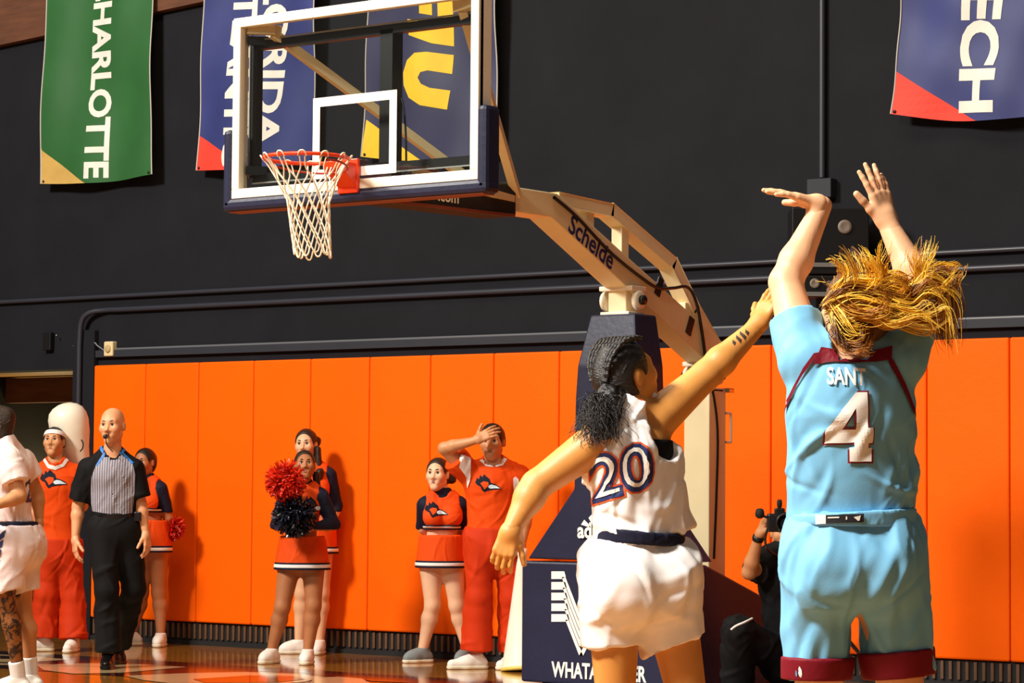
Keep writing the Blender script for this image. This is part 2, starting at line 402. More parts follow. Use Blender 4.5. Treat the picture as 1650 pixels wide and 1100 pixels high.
banner('green hanging banner lettered CHARLOTTE', (66, 296), (248, 281), (78, 0), (246, 0), .03, M_bgreen, None, 1,
       [('poly', [(64, 238), (66, 298), (108, 302), (146, 301)], M_tan), ('t', 'CHARLOTTE', (164, -38), (158, 287), 36, .035, M_let)])
banner('navy hanging banner lettered FLORIDA ATLANTIC seen behind the glass', (313, 274), (503, 258), (332, 0), (511, 0), .03, M_bnavy, None, 2,
       [('poly', [(317, 218), (312, 277), (360, 281), (414, 276)], M_redp), ('t', 'FLORIDA', (444, -62), (432, 236), 42, .035, M_let), ('t', 'ATLANTIC', (397, -60), (382, 268), 40, .035, M_let)])
banner('dark navy hanging banner with large gold letters seen behind the glass', (580, 252), (797, 246), (594, 0), (800, 0), .05, M_bnavy2, None, 3,
       [('poly', [(586, 192), (579, 253), (630, 263), (690, 267)], M_yellowp), ('poly', [(728, 88), (690, 84), (672, 86), (660, 98), (654, 118), (655, 138), (663, 158), (680, 170), (722, 177), (726, 146), (695, 142), (683, 136), (678, 126), (682, 117), (692, 114), (727, 119)], M_yellowp),
        ('poly', [(658, 31), (690, 36), (728, 30), (728, 74), (697, 70), (661, 57)], M_yellowp), ('poly', [(655, -45), (728, -45), (728, 28), (706, 28), (706, -10), (698, -10), (698, 25), (678, 22), (678, -10), (655, -10)], M_yellowp)])
banner('royal blue hanging banner lettered TECH with a red corner', (1437, 184), (1696, 182), (1450, 0), (1702, 0), .05, M_bnavy, None, 4,
       [('poly', [(1441, 114), (1436, 186), (1500, 199), (1582, 202)], M_redp), ('t', 'TECH', (1584, -88), (1579, 181), 64, .04, M_let)])

# ================================================================== basket unit
BX, BY, BZ, BS = -9.658, 11.305, 2.9866, .9765
hw, bh = .9144 * BS, 1.0668 * BS
hoop = empty('basketball_hoop', (BX, 14.1, 0), 'portable basketball hoop with glass backboard and padded navy base', 'basketball hoop')
# backboard : frame > glass, target square
bm = bmesh.new(); fwid, fdep = .055, .045
for (c, s) in (((BX, BY + fdep / 2, BZ + bh - fwid / 2), (2 * hw, fdep, fwid)), ((BX, BY + fdep / 2, BZ + fwid / 2), (2 * hw, fdep, fwid)),
               ((BX - hw + fwid / 2, BY + fdep / 2, BZ + bh / 2), (fwid, fdep, bh - 2 * fwid)), ((BX + hw - fwid / 2, BY + fdep / 2, BZ + bh / 2), (fwid, fdep, bh - 2 * fwid))):
    bm_box(bm, c, s, bevel=.004)
# deeper cream channel behind the white face
for sx in (-1, 1): bm_box(bm, (BX + sx * (hw - .008), BY + .065, BZ + bh / 2), (.016, .1, bh), bevel=.003)
for zz in (BZ + .01, BZ + bh - .01): bm_box(bm, (BX, BY + .065, zz), (2 * hw, .1, .02), bevel=.003)
bframe = from_bm('backboard_frame', bm, M_creamw, hoop)
gl = box('glass_pane', (BX, BY + .02, BZ + bh / 2), (2 * hw - .1, .012, bh - .1), M_glass, bframe)
t0 = PY(502.5, 158.3, BY); t1 = PY(636, 277.6, BY); zt = PY(636, 143.9, BY)[2]
x0, x1, z0, z1 = t0[0], t1[0], t1[2], zt; e = .051
bm = bmesh.new()
for (a, b, c, d) in ((x0, x1, z1 - e, z1), (x0, x1, z0, z0 + e), (x0, x0 + e, z0 + e, z1 - e), (x1 - e, x1, z0 + e, z1 - e)):
    bm_box(bm, ((a + b) / 2, BY + .0125, (c + d) / 2), (b - a, .002, d - c))
from_bm('target_square', bm, M_white, bframe)
# black steel sub frame behind the glass
ib = .12; yb = BY + .17; zc0, zc1 = BZ + .13, BZ + bh - .14; xl, xr = BX - hw + .03, BX + hw - ib
sub = bar('support_frame', (xl, yb, zc1), (xr, yb, zc1), .05, .05, M_blk, hoop)
bar('rail', (xl, yb, zc0), (xr, yb, zc0), .05, .05, M_blk, sub)
for xx in (xl, xr): bar('upright', (xx, yb, zc0), (xx, yb, zc1), .05, .05, M_blk, sub, up=V([0, 1., 0]))
bar('center_post', (BX + .13, yb + .02, BZ - .02), (BX + .13, yb + .02, zc1), .09, .09, M_blk, sub, up=V([0, 1., 0]))
M_edge = mat('grey_edge', srgb(150, 152, 148), .4)
for (p, q) in (((xl, zc1 + .03), (xr, zc1 + .03)), ((xl, zc0 - .03), (xr, zc0 - .03)), ((xl - .028, zc0), (xl - .028, zc1)), ((xr + .028, zc0), (xr + .028, zc1))):
    bar('edge_strip', (p[0], yb - .028, p[1]), (q[0], yb - .028, q[1]), .008, .008, M_edge, sub, up=V([0, 1., 0]))
for sx in (-1, 1):
    for zz in (zc1 + .02, zc0 + .04): bar('mount', (BX + sx * (hw - .03), BY + .09, zz), (BX + sx * (hw - ib), yb, zz), .04, .05, M_blk, sub)
    bar('corner_bracket', (BX + sx * (hw - .06), BY + .08, BZ + bh - .06), (BX + sx * (hw - .24), BY + .12, BZ + bh - .075), .06, .05, M_cream, bframe, bevel=.006)
# edge padding
pad = box('edge_padding', (BX, BY + .055, BZ - .035), (2 * hw + .13, .13, .075), M_navy, hoop, bevel=.025)
for sx in (-1, 1):
    zt_ = BZ + .40
    box('side_padding', (BX + sx * (hw + .03), BY + .055, (BZ - .06 + zt_) / 2), (.068, .13, zt_ - BZ + .06), M_navy, pad, bevel=.025)
box('lower_edge_strip', (BX, BY + .06, BZ - .073), (2 * hw + .06, .1, .008), mat('rust_red_edge', srgb(130, 62, 40), .6), pad, bevel=.002)
# rim
RC = V([BX, BY - .375 * BS, 3.1212]); RR = .2365 * BS
th = np.linspace(0, 2 * math.pi, 49)[:-1]
rim = tube('rim', V([RC + V([math.cos(a) * RR, math.sin(a) * RR, 0]) for a in th]), .0105, M_orange_metal, hoop, 10, True)
box('rim_plate', (BX, BY - .012, RC[2] - .062), (.145, .024, .19), M_orange_metal, rim, bevel=.006)
quadprism('rim_bracket', [V([BX - .065, BY - .02, RC[2] - .13]), V([BX - .065, BY - .02, RC[2] + .006]), V([BX - .065, BY - .16, RC[2] + .006]), V([BX - .065, BY - .15, RC[2] - .03])], V([.13, 0, 0]), M_orange_metal, rim, bevel=.004)
brace = [RC + V([math.cos(a) * RR * .97, math.sin(a) * RR * .97, -.028 - .03 * (math.sin(a) > 0) * math.sin(a)]) for a in np.linspace(-.35, math.pi + .35, 30)]
tube('rim_brace', V(brace), .006, mat('dark_orange_enamel', srgb(170, 40, 14), .4), rim, 8)
# net
NS = 12; paths = []; rads = []; knots = []; rs = np.random.default_rng(3)
HN = .49
def netp(a, t):
    r = RR * (1 - .50 * min(1, t / .45) ** .8) if t < .45 else RR * (.50 - .06 * (t - .45) / .55)
    j = .006
    return RC + V([math.cos(a) * r + .05 * t ** 1.3, math.sin(a) * r, -.012 - HN * t * (1 + .03 * math.sin(3 * a))])
for k in range(NS):
    for sgn in (-1, 1):
        a0 = 2 * math.pi * (k + .12 * sgn) / NS + .1; tw = sgn * 2 * math.pi / NS * 2.9
        jit = rs.normal(0, .03, 30)
        ts = np.linspace(0, 1, 30)
        P = [netp(a0 + tw * max(0, (t - .12)) / .88 + .04 * math.sin(5 * t + jit[0] * 60) * t, t) for t in ts]
        paths.append(V(P)); rads.append(.0042)
    a0 = 2 * math.pi * k / NS + .1
    hook = [netp(a0 - .1, .0), netp(a0 - .05, -.05), netp(a0 + .05, -.05), netp(a0 + .1, 0)]
    paths.append(smoothpath(hook, 8)); rads.append(.0045)
    lo = [netp(a0 + .05, .98), netp(a0 + .2, 1.06), netp(a0 + .4, 1.05), netp(a0 + .5, .98)]
    paths.append(smoothpath(lo, 8)); rads.append(.0048)
v, f = tubes(paths, rads, 6); raw('net', v, f, M_net, hoop, smooth=True)
# arm
def AP(px, py, dx=0): p = PX(px, py, BX); return V([BX + dx, p[1], p[2]])
A0 = V([BX, 12.66, 3.055]); A1 = V([BX, 13.12, 3.055]); A2 = V([BX, 15.02, 2.20])
armw = .17
arm = quadprism('main_arm', [A0 + V([-armw / 2, 0, .075]), A1 + V([-armw / 2, .02, .075]), A2 + V([-armw / 2, .06, .085]), A2 + V([-armw / 2, -.06, -.085]), A1 + V([-armw / 2, -.04, -.075]), A0 + V([-armw / 2, 0, -.075])], V([armw, 0, 0]), M_cream, hoop, bevel=.008)
ua = [V([BX, 13.22, 3.105]), V([BX, 13.78, 3.085]), V([BX, 14.48, 2.80]), V([BX, 14.74, 2.52]), V([BX, 15.02, 2.27])]
for i in range(4):
    d = nrm(ua[i + 1] - ua[i]); bar('upper_arm', ua[i] - d * .015, ua[i + 1] + d * .015, .1, .085, M_cream, hoop, bevel=.006)
for (yy, za, zb) in ((13.55, 2.86, 3.08), (13.93, 2.70, 3.0), (14.66, 2.36, 2.56)):
    bar('arm_strut', (BX, yy, za), (BX, yy, zb), .08, .08, M_cream, hoop, bevel=.005, up=V([0, 1., 0]))
M_dec = mat('navy_letter', srgb(28, 44, 110), .5)
d = nrm(A2 - A1); up = np.cross(V([1., 0, 0]), d)
pa, pb = PX(916, 368, BX + armw / 2), PX(990, 412, BX + armw / 2)
decal('lettering', shape2d(text='Schelde', bold=.02, size=(np.linalg.norm(pb - pa), .125)), V([BX + armw / 2, (pa[1] + pb[1]) / 2, (pa[2] + pb[2]) / 2]), d, up, M_dec, arm, off=.002)
for (px, py) in ((1062, 462), (1112, 525)):
    p = PX(px, py, BX + armw / 2 + .004); box('tape', p, (.008, .06, .12), M_blk, arm, ax=[V([1., 0, 0]), d, up])
# black boxed front of the arm under the board
fb = quadprism('arm_padding', [V([BX - .12, BY + .12, BZ + .0]), V([BX - .12, 12.68, BZ + .17]), V([BX - .12, 12.68, BZ - .04]), V([BX - .12, BY + .12, BZ - .06])], V([.24, 0, 0]), M_blkm, hoop, bevel=.012)
quadprism('lower_edge_strip', [V([BX + .121, BY + .14, BZ - .064]), V([BX + .121, 12.66, BZ - .044]), V([BX + .121, 12.66, BZ - .026]), V([BX + .121, BY + .14, BZ - .046])], V([.006, 0, 0]), MATS['rust_red_edge'], fb)  # thin rust-red strip along the lower edge of the arm padding
p = PX(722, 319, BX + .121); decal('lettering', shape2d(text='.com', bold=.02, size=(.19, .05)), p, V([0, 1., 0]), UZ, M_white, fb, off=.003)
for sx in (-1, 1):
    bar('brace', (BX + sx * (hw - .2), BY + .12, BZ + bh - .09), (BX + sx * .09, 12.72, 3.08), .05, .05, M_cream, hoop)
    bar('lower_brace', (BX + sx * .3, BY + .2, BZ + .1), (BX + sx * .09, 12.72, 3.05), .04, .04, M_cream, hoop)
# columns
def pivot(y, ztop, zbot, wd):
    b = box('pivot_bracket', (BX, y, (ztop + zbot) / 2), (wd * .62, .12, ztop - zbot), M_cream, hoop, bevel=.006)
    box('top_plate', (BX, y, ztop), (wd * 1.15, .16, .03), M_creamw, b, bevel=.005)
    box('foot_plate', (BX, y, zbot), (wd * 1.0, .18, .025), M_creamw, b, bevel=.005)
    for sx in (-1, 1):
        lathe('bearing', [(.062, 0), (.062, .025), (.05, .032)], (BX + sx * wd * .5, y, ztop - .075), M_creamw, b, axis=(sx, 0, 0), seg=18)
        lathe('pin', [(.03, 0), (.03, .03)], (BX + sx * (wd * .5 + .03), y, ztop - .075), M_blk, b, axis=(sx, 0, 0), seg=12)
pivot(13.96, 2.605, 2.445, .22)
pivot(14.9, 2.17, 2.0, .2)
col1 = box('front_column', (BX, 13.98, 1.6), (.16, .16, 1.7), M_cream, hoop, bevel=.006)
hwc = .185
def wedge(name, prof, hws, ydep, m, parent):
    """front faces through (y,z) stations with half widths hws, a flat back at y=ydep"""
    bm = bmesh.new(); L_ = []
    for (y, z), h in zip(prof, hws):
        L_.append([bm.verts.new((BX - h, y, z)), bm.verts.new((BX + h, y, z)), bm.verts.new((BX + h, ydep, z)), bm.verts.new((BX - h, ydep, z))])
    bm.faces.new(L_[0]); bm.faces.new(L_[-1][::-1])
    for a, b in zip(L_, L_[1:]):
        for i in range(4): bm.faces.new((a[i], a[(i + 1) % 4], b[(i + 1) % 4], b[i]))
    bmesh.ops.recalc_face_normals(bm, faces=bm.faces[:])
    bmesh.ops.bevel(bm, geom=bm.edges[:], offset=.012, segments=2, affect='EDGES', profile=.5)
    return from_bm(name, bm, m, parent)
YF = 13.80; BHW = .66; BZ0, BZ1 = .12, .885
colp = wedge('column_padding', [(13.85, 2.44), (13.79, 2.12), (13.78, 1.9), (13.78, 1.345), (13.78, .90)], [.17, .225, .235, .24, .60], 14.09, M_navy, hoop)
bs = quadprism('base', [V([BX - BHW, YF, BZ0]), V([BX - BHW, YF, BZ1]), V([BX - BHW, YF + .13, BZ1]), V([BX - BHW, YF + .86, .655]), V([BX - BHW, YF + 1.45, .44]), V([BX - BHW, YF + 1.45, BZ0])], V([2 * BHW, 0, 0]), M_navy, hoop, bevel=.015)
for sx in (-1, 1):
    for yy in (YF + .15, YF + 1.25): lathe('wheel', [(.062, -.02), (.065, 0), (.062, .02)], (BX + sx * .55, yy, .065), M_blk, hoop, axis=(1, 0, 0), seg=16)
col2 = box('rear_column', (BX, 14.92, 1.3), (.2, .2, 1.42), M_cream, hoop, bevel=.008)
hy = 15.03
tube('grab_handle', smoothpath([V([BX + .1, hy - .02, 1.85]), V([BX + .1, hy + .04, 1.85]), V([BX + .1, hy + .05, 1.83]), V([BX + .1, hy + .05, 1.68]), V([BX + .1, hy + .04, 1.66]), V([BX + .1, hy - .02, 1.66])], 20), .009, M_creamw, col2, 8)
box('clamp', (BX + .1, hy + .02, 2.0), (.05, .07, .03), M_chrome, col2, bevel=.005)
cp = [PX(*q, BX + .1) for q in ((893, 318), (930, 350), (985, 408), (1040, 452), (1062, 464), (1085, 464), (1108, 463), (1122, 488), (1132, 540), (1140, 600), (1150, 640), (1156, 700), (1154, 800), (1150, 900))]
tube('cable', smoothpath(cp, 70), .011, M_blk, hoop, 7)
tube('cable', smoothpath([V([BX + .05, yb + .05, zc1 - .15]), V([BX + .18, yb + .06, zc1 - .4]), V([BX + .22, yb + .05, zc0 + .05]), V([BX + .2, yb + .05, BZ + .02])], 24), .006, M_blk, sub, 6)
# flying W and lettering on the base
def on_base(px, py): p = PY(px, py, YF); return V([p[0], p[2]])
def stroke(P, wd):
    P = V(P); L_, R_ = [], []
    for i in range(len(P)):
        if i == 0: t = nrm(P[1] - P[0]); n = V([-t[1], t[0]]); o = n * wd / 2
        elif i == len(P) - 1: t = nrm(P[-1] - P[-2]); n = V([-t[1], t[0]]); o = n * wd / 2
        else:
            ta, tb_ = nrm(P[i] - P[i - 1]), nrm(P[i + 1] - P[i]); n = nrm(V([-ta[1], ta[0]]) + V([-tb_[1], tb_[0]])); o = n * wd / 2 / max(.35, n @ V([-ta[1], ta[0]]))
        L_.append(P[i] + o); R_.append(P[i] - o)
    return [tuple(q) for q in L_ + R_[::-1]]
polys = []
for i in range(5):
    ymid = 926.3 + 17.2 * i; yb_ = 1003 + 13.2 * i
    xb_ = 937 - (yb_ - ymid) / 2.7
    a, b, c_ = on_base(889, ymid), on_base(xb_, ymid), on_base(937, yb_)
    pk = V([BX, c_[1] + (BX - c_[0]) * (b[1] - c_[1]) / (c_[0] - b[0]) * .8])
    wv = .030
    def slab(p, q): return [(p[0] - wv / 2, p[1]), (p[0] + wv / 2, p[1]), (q[0] + wv / 2, q[1]), (q[0] - wv / 2, q[1])]
    for sg in (1, -1):
        mir = lambda q: V([BX + sg * (q[0] - BX), q[1]])
        polys.append([tuple(mir(q)) for q in (a + V([0, .024]), b + V([.006, .024]), b + V([.018, -.01]), b + V([-.012, -.024]), a + V([0, -.024]))])
        polys.append([tuple(mir(q)) for q in slab(b + V([0, -.012]), c_)]); polys.append([tuple(mir(q)) for q in slab(c_, pk)])
pc = V([BX, YF, .5])
for pl in polys: decal('w_emblem', shape2d([[(q[0] - BX, q[1] - .5) for q in pl]]), pc, V([1., 0, 0]), UZ, M_white, bs, off=.004)
a, b = on_base(889, 1082), on_base(1042, 1082); hgt = on_base(889, 1068)[1] - on_base(889, 1094)[1]
decal('lettering', shape2d(text='WHATABURGER', bold=.03, size=(b[0] - a[0], hgt)), V([(a[0] + b[0]) / 2, YF, (a[1] + b[1]) / 2]), V([1., 0, 0]), UZ, M_white, bs, off=.004)
# three bar logo and wordmark on the column padding
yl = 13.765
def on_col(px, py): p = PY(px, py, yl); return V([p[0], p[2]])
for (q) in ([(936, 845), (941, 837), (949, 845), (952, 850)], [(948, 834), (955, 827), (966, 845), (968, 850), (957, 850)], [(961, 823), (968, 816), (984, 845), (986, 850), (975, 850)]):
    pts = [on_col(*z) for z in q]; o2 = V(pts).mean(0)
    decal('logo_bar', shape2d([[z - o2 for z in pts]]), V([o2[0], yl + .008, o2[1]]), V([1., 0, 0]), UZ, M_white, colp, off=.006)
a, b = on_col(930, 853), on_col(992, 853)
decal('lettering', shape2d(text='adidas', bold=.03, size=(b[0] - a[0], .1)), V([(a[0] + b[0]) / 2, yl + .008, on_col(930, 854)[1]]), V([1., 0, 0]), UZ, M_white, colp, off=.006)

# ------------------------------------------------------------------ loudspeaker stack behind the shooter
sp = PD(1320, 700, 18.9) * V([1, 1, 0])
S1 = empty('speaker_stand', sp, 'black pole stand carrying the loudspeakers by the orange pads', 'stand')
tube('pole', V([sp + V([0, 0, .05]), sp + V([0, 0, CH + (795 - 482) / FPX * 18.9 + .003])]), .025, M_blk, S1, 10)
for k in range(3):
    a = k * 2.094 + .5; tube('leg', V([sp + V([0, 0, .55]), sp + V([math.cos(a) * .45, math.sin(a) * .45, .015])]), .014, M_blk, S1, 8)
ax = [RH, FH, UZ]
def zof(py): return CH + (795 - py) / FPX * 18.9
def spk(z0, z1, wd, label, drivers, name='loudspeaker', sh=0):
    c = V([sp[0], sp[1], (z0 + z1) / 2]) + RH * sh; fr = c - FH * .15
    o = empty(name, V([c[0], c[1], z0]), label, 'loudspeaker')
    box('cabinet', c, (wd, .3, z1 - z0), M_blk, o, ax=ax, bevel=.008)
    for (dx, dz, r) in drivers:
        lathe('driver', [(r, 0), (r * .95, .012), (r * .5, .004)], fr + RH * dx + UZ * dz, mat('grey_cone', srgb(120, 108, 98), .5), o, axis=-FH, seg=20)
    box('trim_bar', fr + UZ * (-(z1 - z0) * .36) - FH * .005, (wd * .8, .012, .03), mat('grey_trim', srgb(110, 108, 106), .4), o, ax=ax)
    return o
spk(zof(445), zof(338), .54, 'upper black loudspeaker cabinet with two round drivers', [(-.12, .1, .05), (.1, .1, .05)], sh=.06)
spk(zof(482), zof(447), .30, 'lower slim black loudspeaker under the larger cabinet', [(-.05, .02, .035), (.05, .02, .02)])

# ================================================================== people : implicit surfaces
def cone(a, b, ra, rb=None, k=.03, flat=None, clips=()):
    return dict(a=V(a, float) if not isinstance(a, np.ndarray) else a.astype(float), b=V(b, float) if not isinstance(b, np.ndarray) else b.astype(float), ra=ra, rb=ra if rb is None else rb, k=k, flat=flat, clips=list(clips), ell=None)
def ell(c, ax, r, k=.03, clips=()):
    c = V(c).astype(float); return dict(a=c, b=c, ra=max(r), rb=max(r), k=k, flat=None, clips=list(clips), ell=(ax, r))
def grown(p, g, gk=None):
    q = dict(p); q['ra'] = p['ra'] + g; q['rb'] = p['rb'] + g
    if p['ell']: q['ell'] = (p['ell'][0], tuple(x + g for x in p['ell'][1]))
    return q
def peval(p, X, Y, Z):
    a = p['a']; dx, dy, dz = X - a[0], Y - a[1], Z - a[2]
    if p['ell']:
        ax, r = p['ell']; k0 = 0; k1 = 0
        for A, R in zip(ax, r):
            t = (dx * A[0] + dy * A[1] + dz * A[2]) / R; k0 = k0 + t * t; k1 = k1 + (t / R) ** 2
        k0 = np.sqrt(k0); d = k0 * (k0 - 1) / (np.sqrt(k1) + 1e-9)
    else:
        ab = p['b'] - a; L2 = ab @ ab
        if L2 > 1e-10:
            t = np.clip((dx * ab[0] + dy * ab[1] + dz * ab[2]) / L2, 0, 1); dx = dx - t * ab[0]; dy = dy - t * ab[1]; dz = dz - t * ab[2]; r = p['ra'] + (p['rb'] - p['ra']) * t
        else: r = p['ra']
        q = dx * dx + dy * dy + dz * dz
        if p['flat']:
            n, s = p['flat']; qn = dx * n[0] + dy * n[1] + dz * n[2]; q = q + (1 / (s * s) - 1) * qn * qn
        d = np.sqrt(q) - r
    for (c, n) in p['clips']: d = np.maximum(d, (X - c[0]) * n[0] + (Y - c[1]) * n[1] + (Z - c[2]) * n[2])
    return d
def surface(prims, vox, subs=(), clips=(), lim=None):
    lo = np.min([np.minimum(p['a'], p['b']) - max(p['ra'], p['rb']) for p in prims], 0) - .03
    hi = np.max([np.maximum(p['a'], p['b']) + max(p['ra'], p['rb']) for p in prims], 0) + .03
    if lim is not None: lo = np.maximum(lo, lim[0]); hi = np.minimum(hi, lim[1])
    n = np.ceil((hi - lo) / vox).astype(int) + 1
    gx = [(lo[i] + vox * np.arange(n[i])).astype(np.float32) for i in range(3)]
    F = np.full(n, .12, np.float32)
    def sl(p, extra):
        r = max(p['ra'], p['rb']) + extra; l = np.minimum(p['a'], p['b']) - r; h = np.maximum(p['a'], p['b']) + r
        s0 = np.clip(np.floor((l - lo) / vox).astype(int), 0, n); s1 = np.clip(np.ceil((h - lo) / vox).astype(int) + 1, 0, n)
        return tuple(slice(s0[i], s1[i]) for i in range(3))
    def G(s): return gx[0][s[0]][:, None, None], gx[1][s[1]][None, :, None], gx[2][s[2]][None, None, :]
    for p in prims:
        s = sl(p, .06)
        if any(x.stop <= x.start for x in s): continue
        d = peval(p, *G(s)); f = F[s]; k = p['k']
        h = np.maximum(k - np.abs(f - d), 0) / k; F[s] = np.minimum(f, d) - h * h * k * .25
    for p in subs:
        s = sl(p, .04)
        if any(x.stop <= x.start for x in s): continue
        d = -peval(p, *G(s)); f = F[s]; k = min(p['k'], .02)
        h = np.maximum(k - np.abs(f - d), 0) / k; F[s] = np.maximum(f, d) + h * h * k * .25
    s = (slice(None),) * 3; X, Y, Z = G(s)
    for (c, nn) in clips: F = np.maximum(F, ((X - c[0]) * nn[0] + (Y - c[1]) * nn[1] + (Z - c[2]) * nn[2]).astype(np.float32))
    # surface nets
    S = F < 0
    a = S[:-1, :-1, :-1].astype(np.int8); cnt = np.zeros_like(a); cs = [(i, j, k) for i in (0, 1) for j in (0, 1) for k in (0, 1)]
    cv = lambda A, c: A[c[0]:A.shape[0] - 1 + c[0], c[1]:A.shape[1] - 1 + c[1], c[2]:A.shape[2] - 1 + c[2]]
    for c in cs: cnt += cv(S, c)
    m = (cnt > 0) & (cnt < 8); idx = np.argwhere(m)
    if len(idx) == 0: return np.zeros((0, 3)), np.zeros((0, 4), int)
    vals = {c: F[idx[:, 0] + c[0], idx[:, 1] + c[1], idx[:, 2] + c[2]] for c in cs}
    acc = np.zeros((len(idx), 3)); num = np.zeros(len(idx))
    for c in cs:
        for ax in range(3):
            if c[ax] == 0:
                e = list(c); e[ax] = 1; e = tuple(e); v0, v1 = vals[c], vals[e]; x = (v0 < 0) != (v1 < 0)
                t = np.where(x, v0 / np.where(x, v0 - v1, 1), 0); p = np.tile(V(c, float), (len(idx), 1)); p[:, ax] += t
                acc += p * x[:, None]; num += x
    P = (idx + acc / num[:, None]) * vox + lo
    ID = np.full(m.shape, -1, np.int64); ID[m] = np.arange(len(idx)); Q = []
    for ax in range(3):
        o = [i for i in range(3) if i != ax]; sh = [slice(1, -1)] * 3; sh[ax] = slice(0, -1); s0 = S[tuple(sh)]
        sh2 = list(sh); sh2[ax] = slice(1, None); s1 = S[tuple(sh2)]
        e = np.argwhere(s0 != s1)
        if len(e) == 0: continue
        inside = s0[e[:, 0], e[:, 1], e[:, 2]]
        e = e + V([1 if i != ax else 0 for i in range(3)])
        def cell(d0, d1): q = e.copy(); q[:, o[0]] -= d0; q[:, o[1]] -= d1; return ID[q[:, 0], q[:, 1], q[:, 2]]
        q = np.stack([cell(1, 1), cell(0, 1), cell(0, 0), cell(1, 0)], 1)
        flip = ~inside if ax != 1 else inside
        q[flip] = q[flip][:, ::-1]; Q.append(q)
    Q = np.concatenate(Q); Q = Q[(Q >= 0).all(1)]
    return P, Q
def join(parts):
    vs, fs, n = [], [], 0
    for v, f in parts: vs.append(v); fs.append(f + n); n += len(v)
    return np.concatenate(vs), np.concatenate(fs)
def vnormals(Vv, Q):
    N = np.zeros_like(Vv); fn = np.cross(Vv[Q[:, 2]] - Vv[Q[:, 0]], Vv[Q[:, 3]] - Vv[Q[:, 1]])
    for i in range(4): np.add.at(N, Q[:, i], fn)
    return N / (np.linalg.norm(N, axis=1, keepdims=True) + 1e-9)
def folds(Vv, Q, amp, wl, seed, dirs=None, n=70):
    """cloth creases: short soft ridges laid along the given pull directions"""
    rs = np.random.default_rng(seed); N = vnormals(Vv, Q); h = np.zeros(len(Vv))
    for i in range(n):
        j = rs.integers(len(Vv)); c = Vv[j]; nn = N[j]
        t = rs.normal(size=3) if dirs is None else V(dirs[rs.integers(len(dirs))]) + rs.normal(size=3) * .3
        t = nrm(t - nn * (t @ nn)); a = np.cross(nn, t); d = Vv - c
        L = wl * rs.uniform(.5, 1.3); w_ = wl * rs.uniform(.08, .2); al = d @ t; ac = d @ a + rs.uniform(-2.5, 2.5) * al * al; dn = d @ nn
        h += rs.choice([-1, 1, 1]) * rs.uniform(.5, 1.2) * np.exp(-(ac / w_) ** 2 - (al / L) ** 2 - (dn / .06) ** 2)
    return Vv + N * (amp * np.clip(h, -1.6, 1.6))[:, None]

M_eye = mat('eye_white', srgb(232, 226, 218), .3); M_iris = mat('dark_iris', srgb(34, 22, 14), .2); M_teeth = mat('teeth', srgb(248, 244, 236), .3)
def skin(name, c): return mat('skin_' + name, srgb(*c), .5, var=.06, vscale=14, bump=.05, bscale=120)
def cloth(name, c, rough=.75, bump=.12, **k): return mat('cloth_' + name, srgb(*c), rough, bump=bump, bscale=k.pop('bscale', 60), var=k.pop('var', .05), vscale=8, spec=k.pop('spec', .2), **k)
EMB = [([(-1, .05), (-.85, .45), (-.72, .32), (-.62, .66), (-.46, .5), (-.32, .74), (-.1, .55), (.1, .4), (.2, .12), (.5, .05), (.8, -.1), (1, -.3), (.6, -.36), (.2, -.42), (-.1, -.5), (-.3, -.62), (-.45, -.5), (-.6, -.2), (-.85, -.1)], 'cloth_navy_ink'),
       ([(-.6, .02), (-.35, .2), (0, .16), (.04, -.04), (-.1, -.25), (-.3, -.4), (-.45, -.15)], 'cloth_team_orange'),
       ([(.06, -.08), (.25, .0), (.5, -.04), (.92, -.27), (.5, -.28), (.15, -.32), (0, -.22)], 'pale_blue_print')]
cloth('navy_ink', (22, 24, 40)); cloth('team_orange', (226, 76, 12))

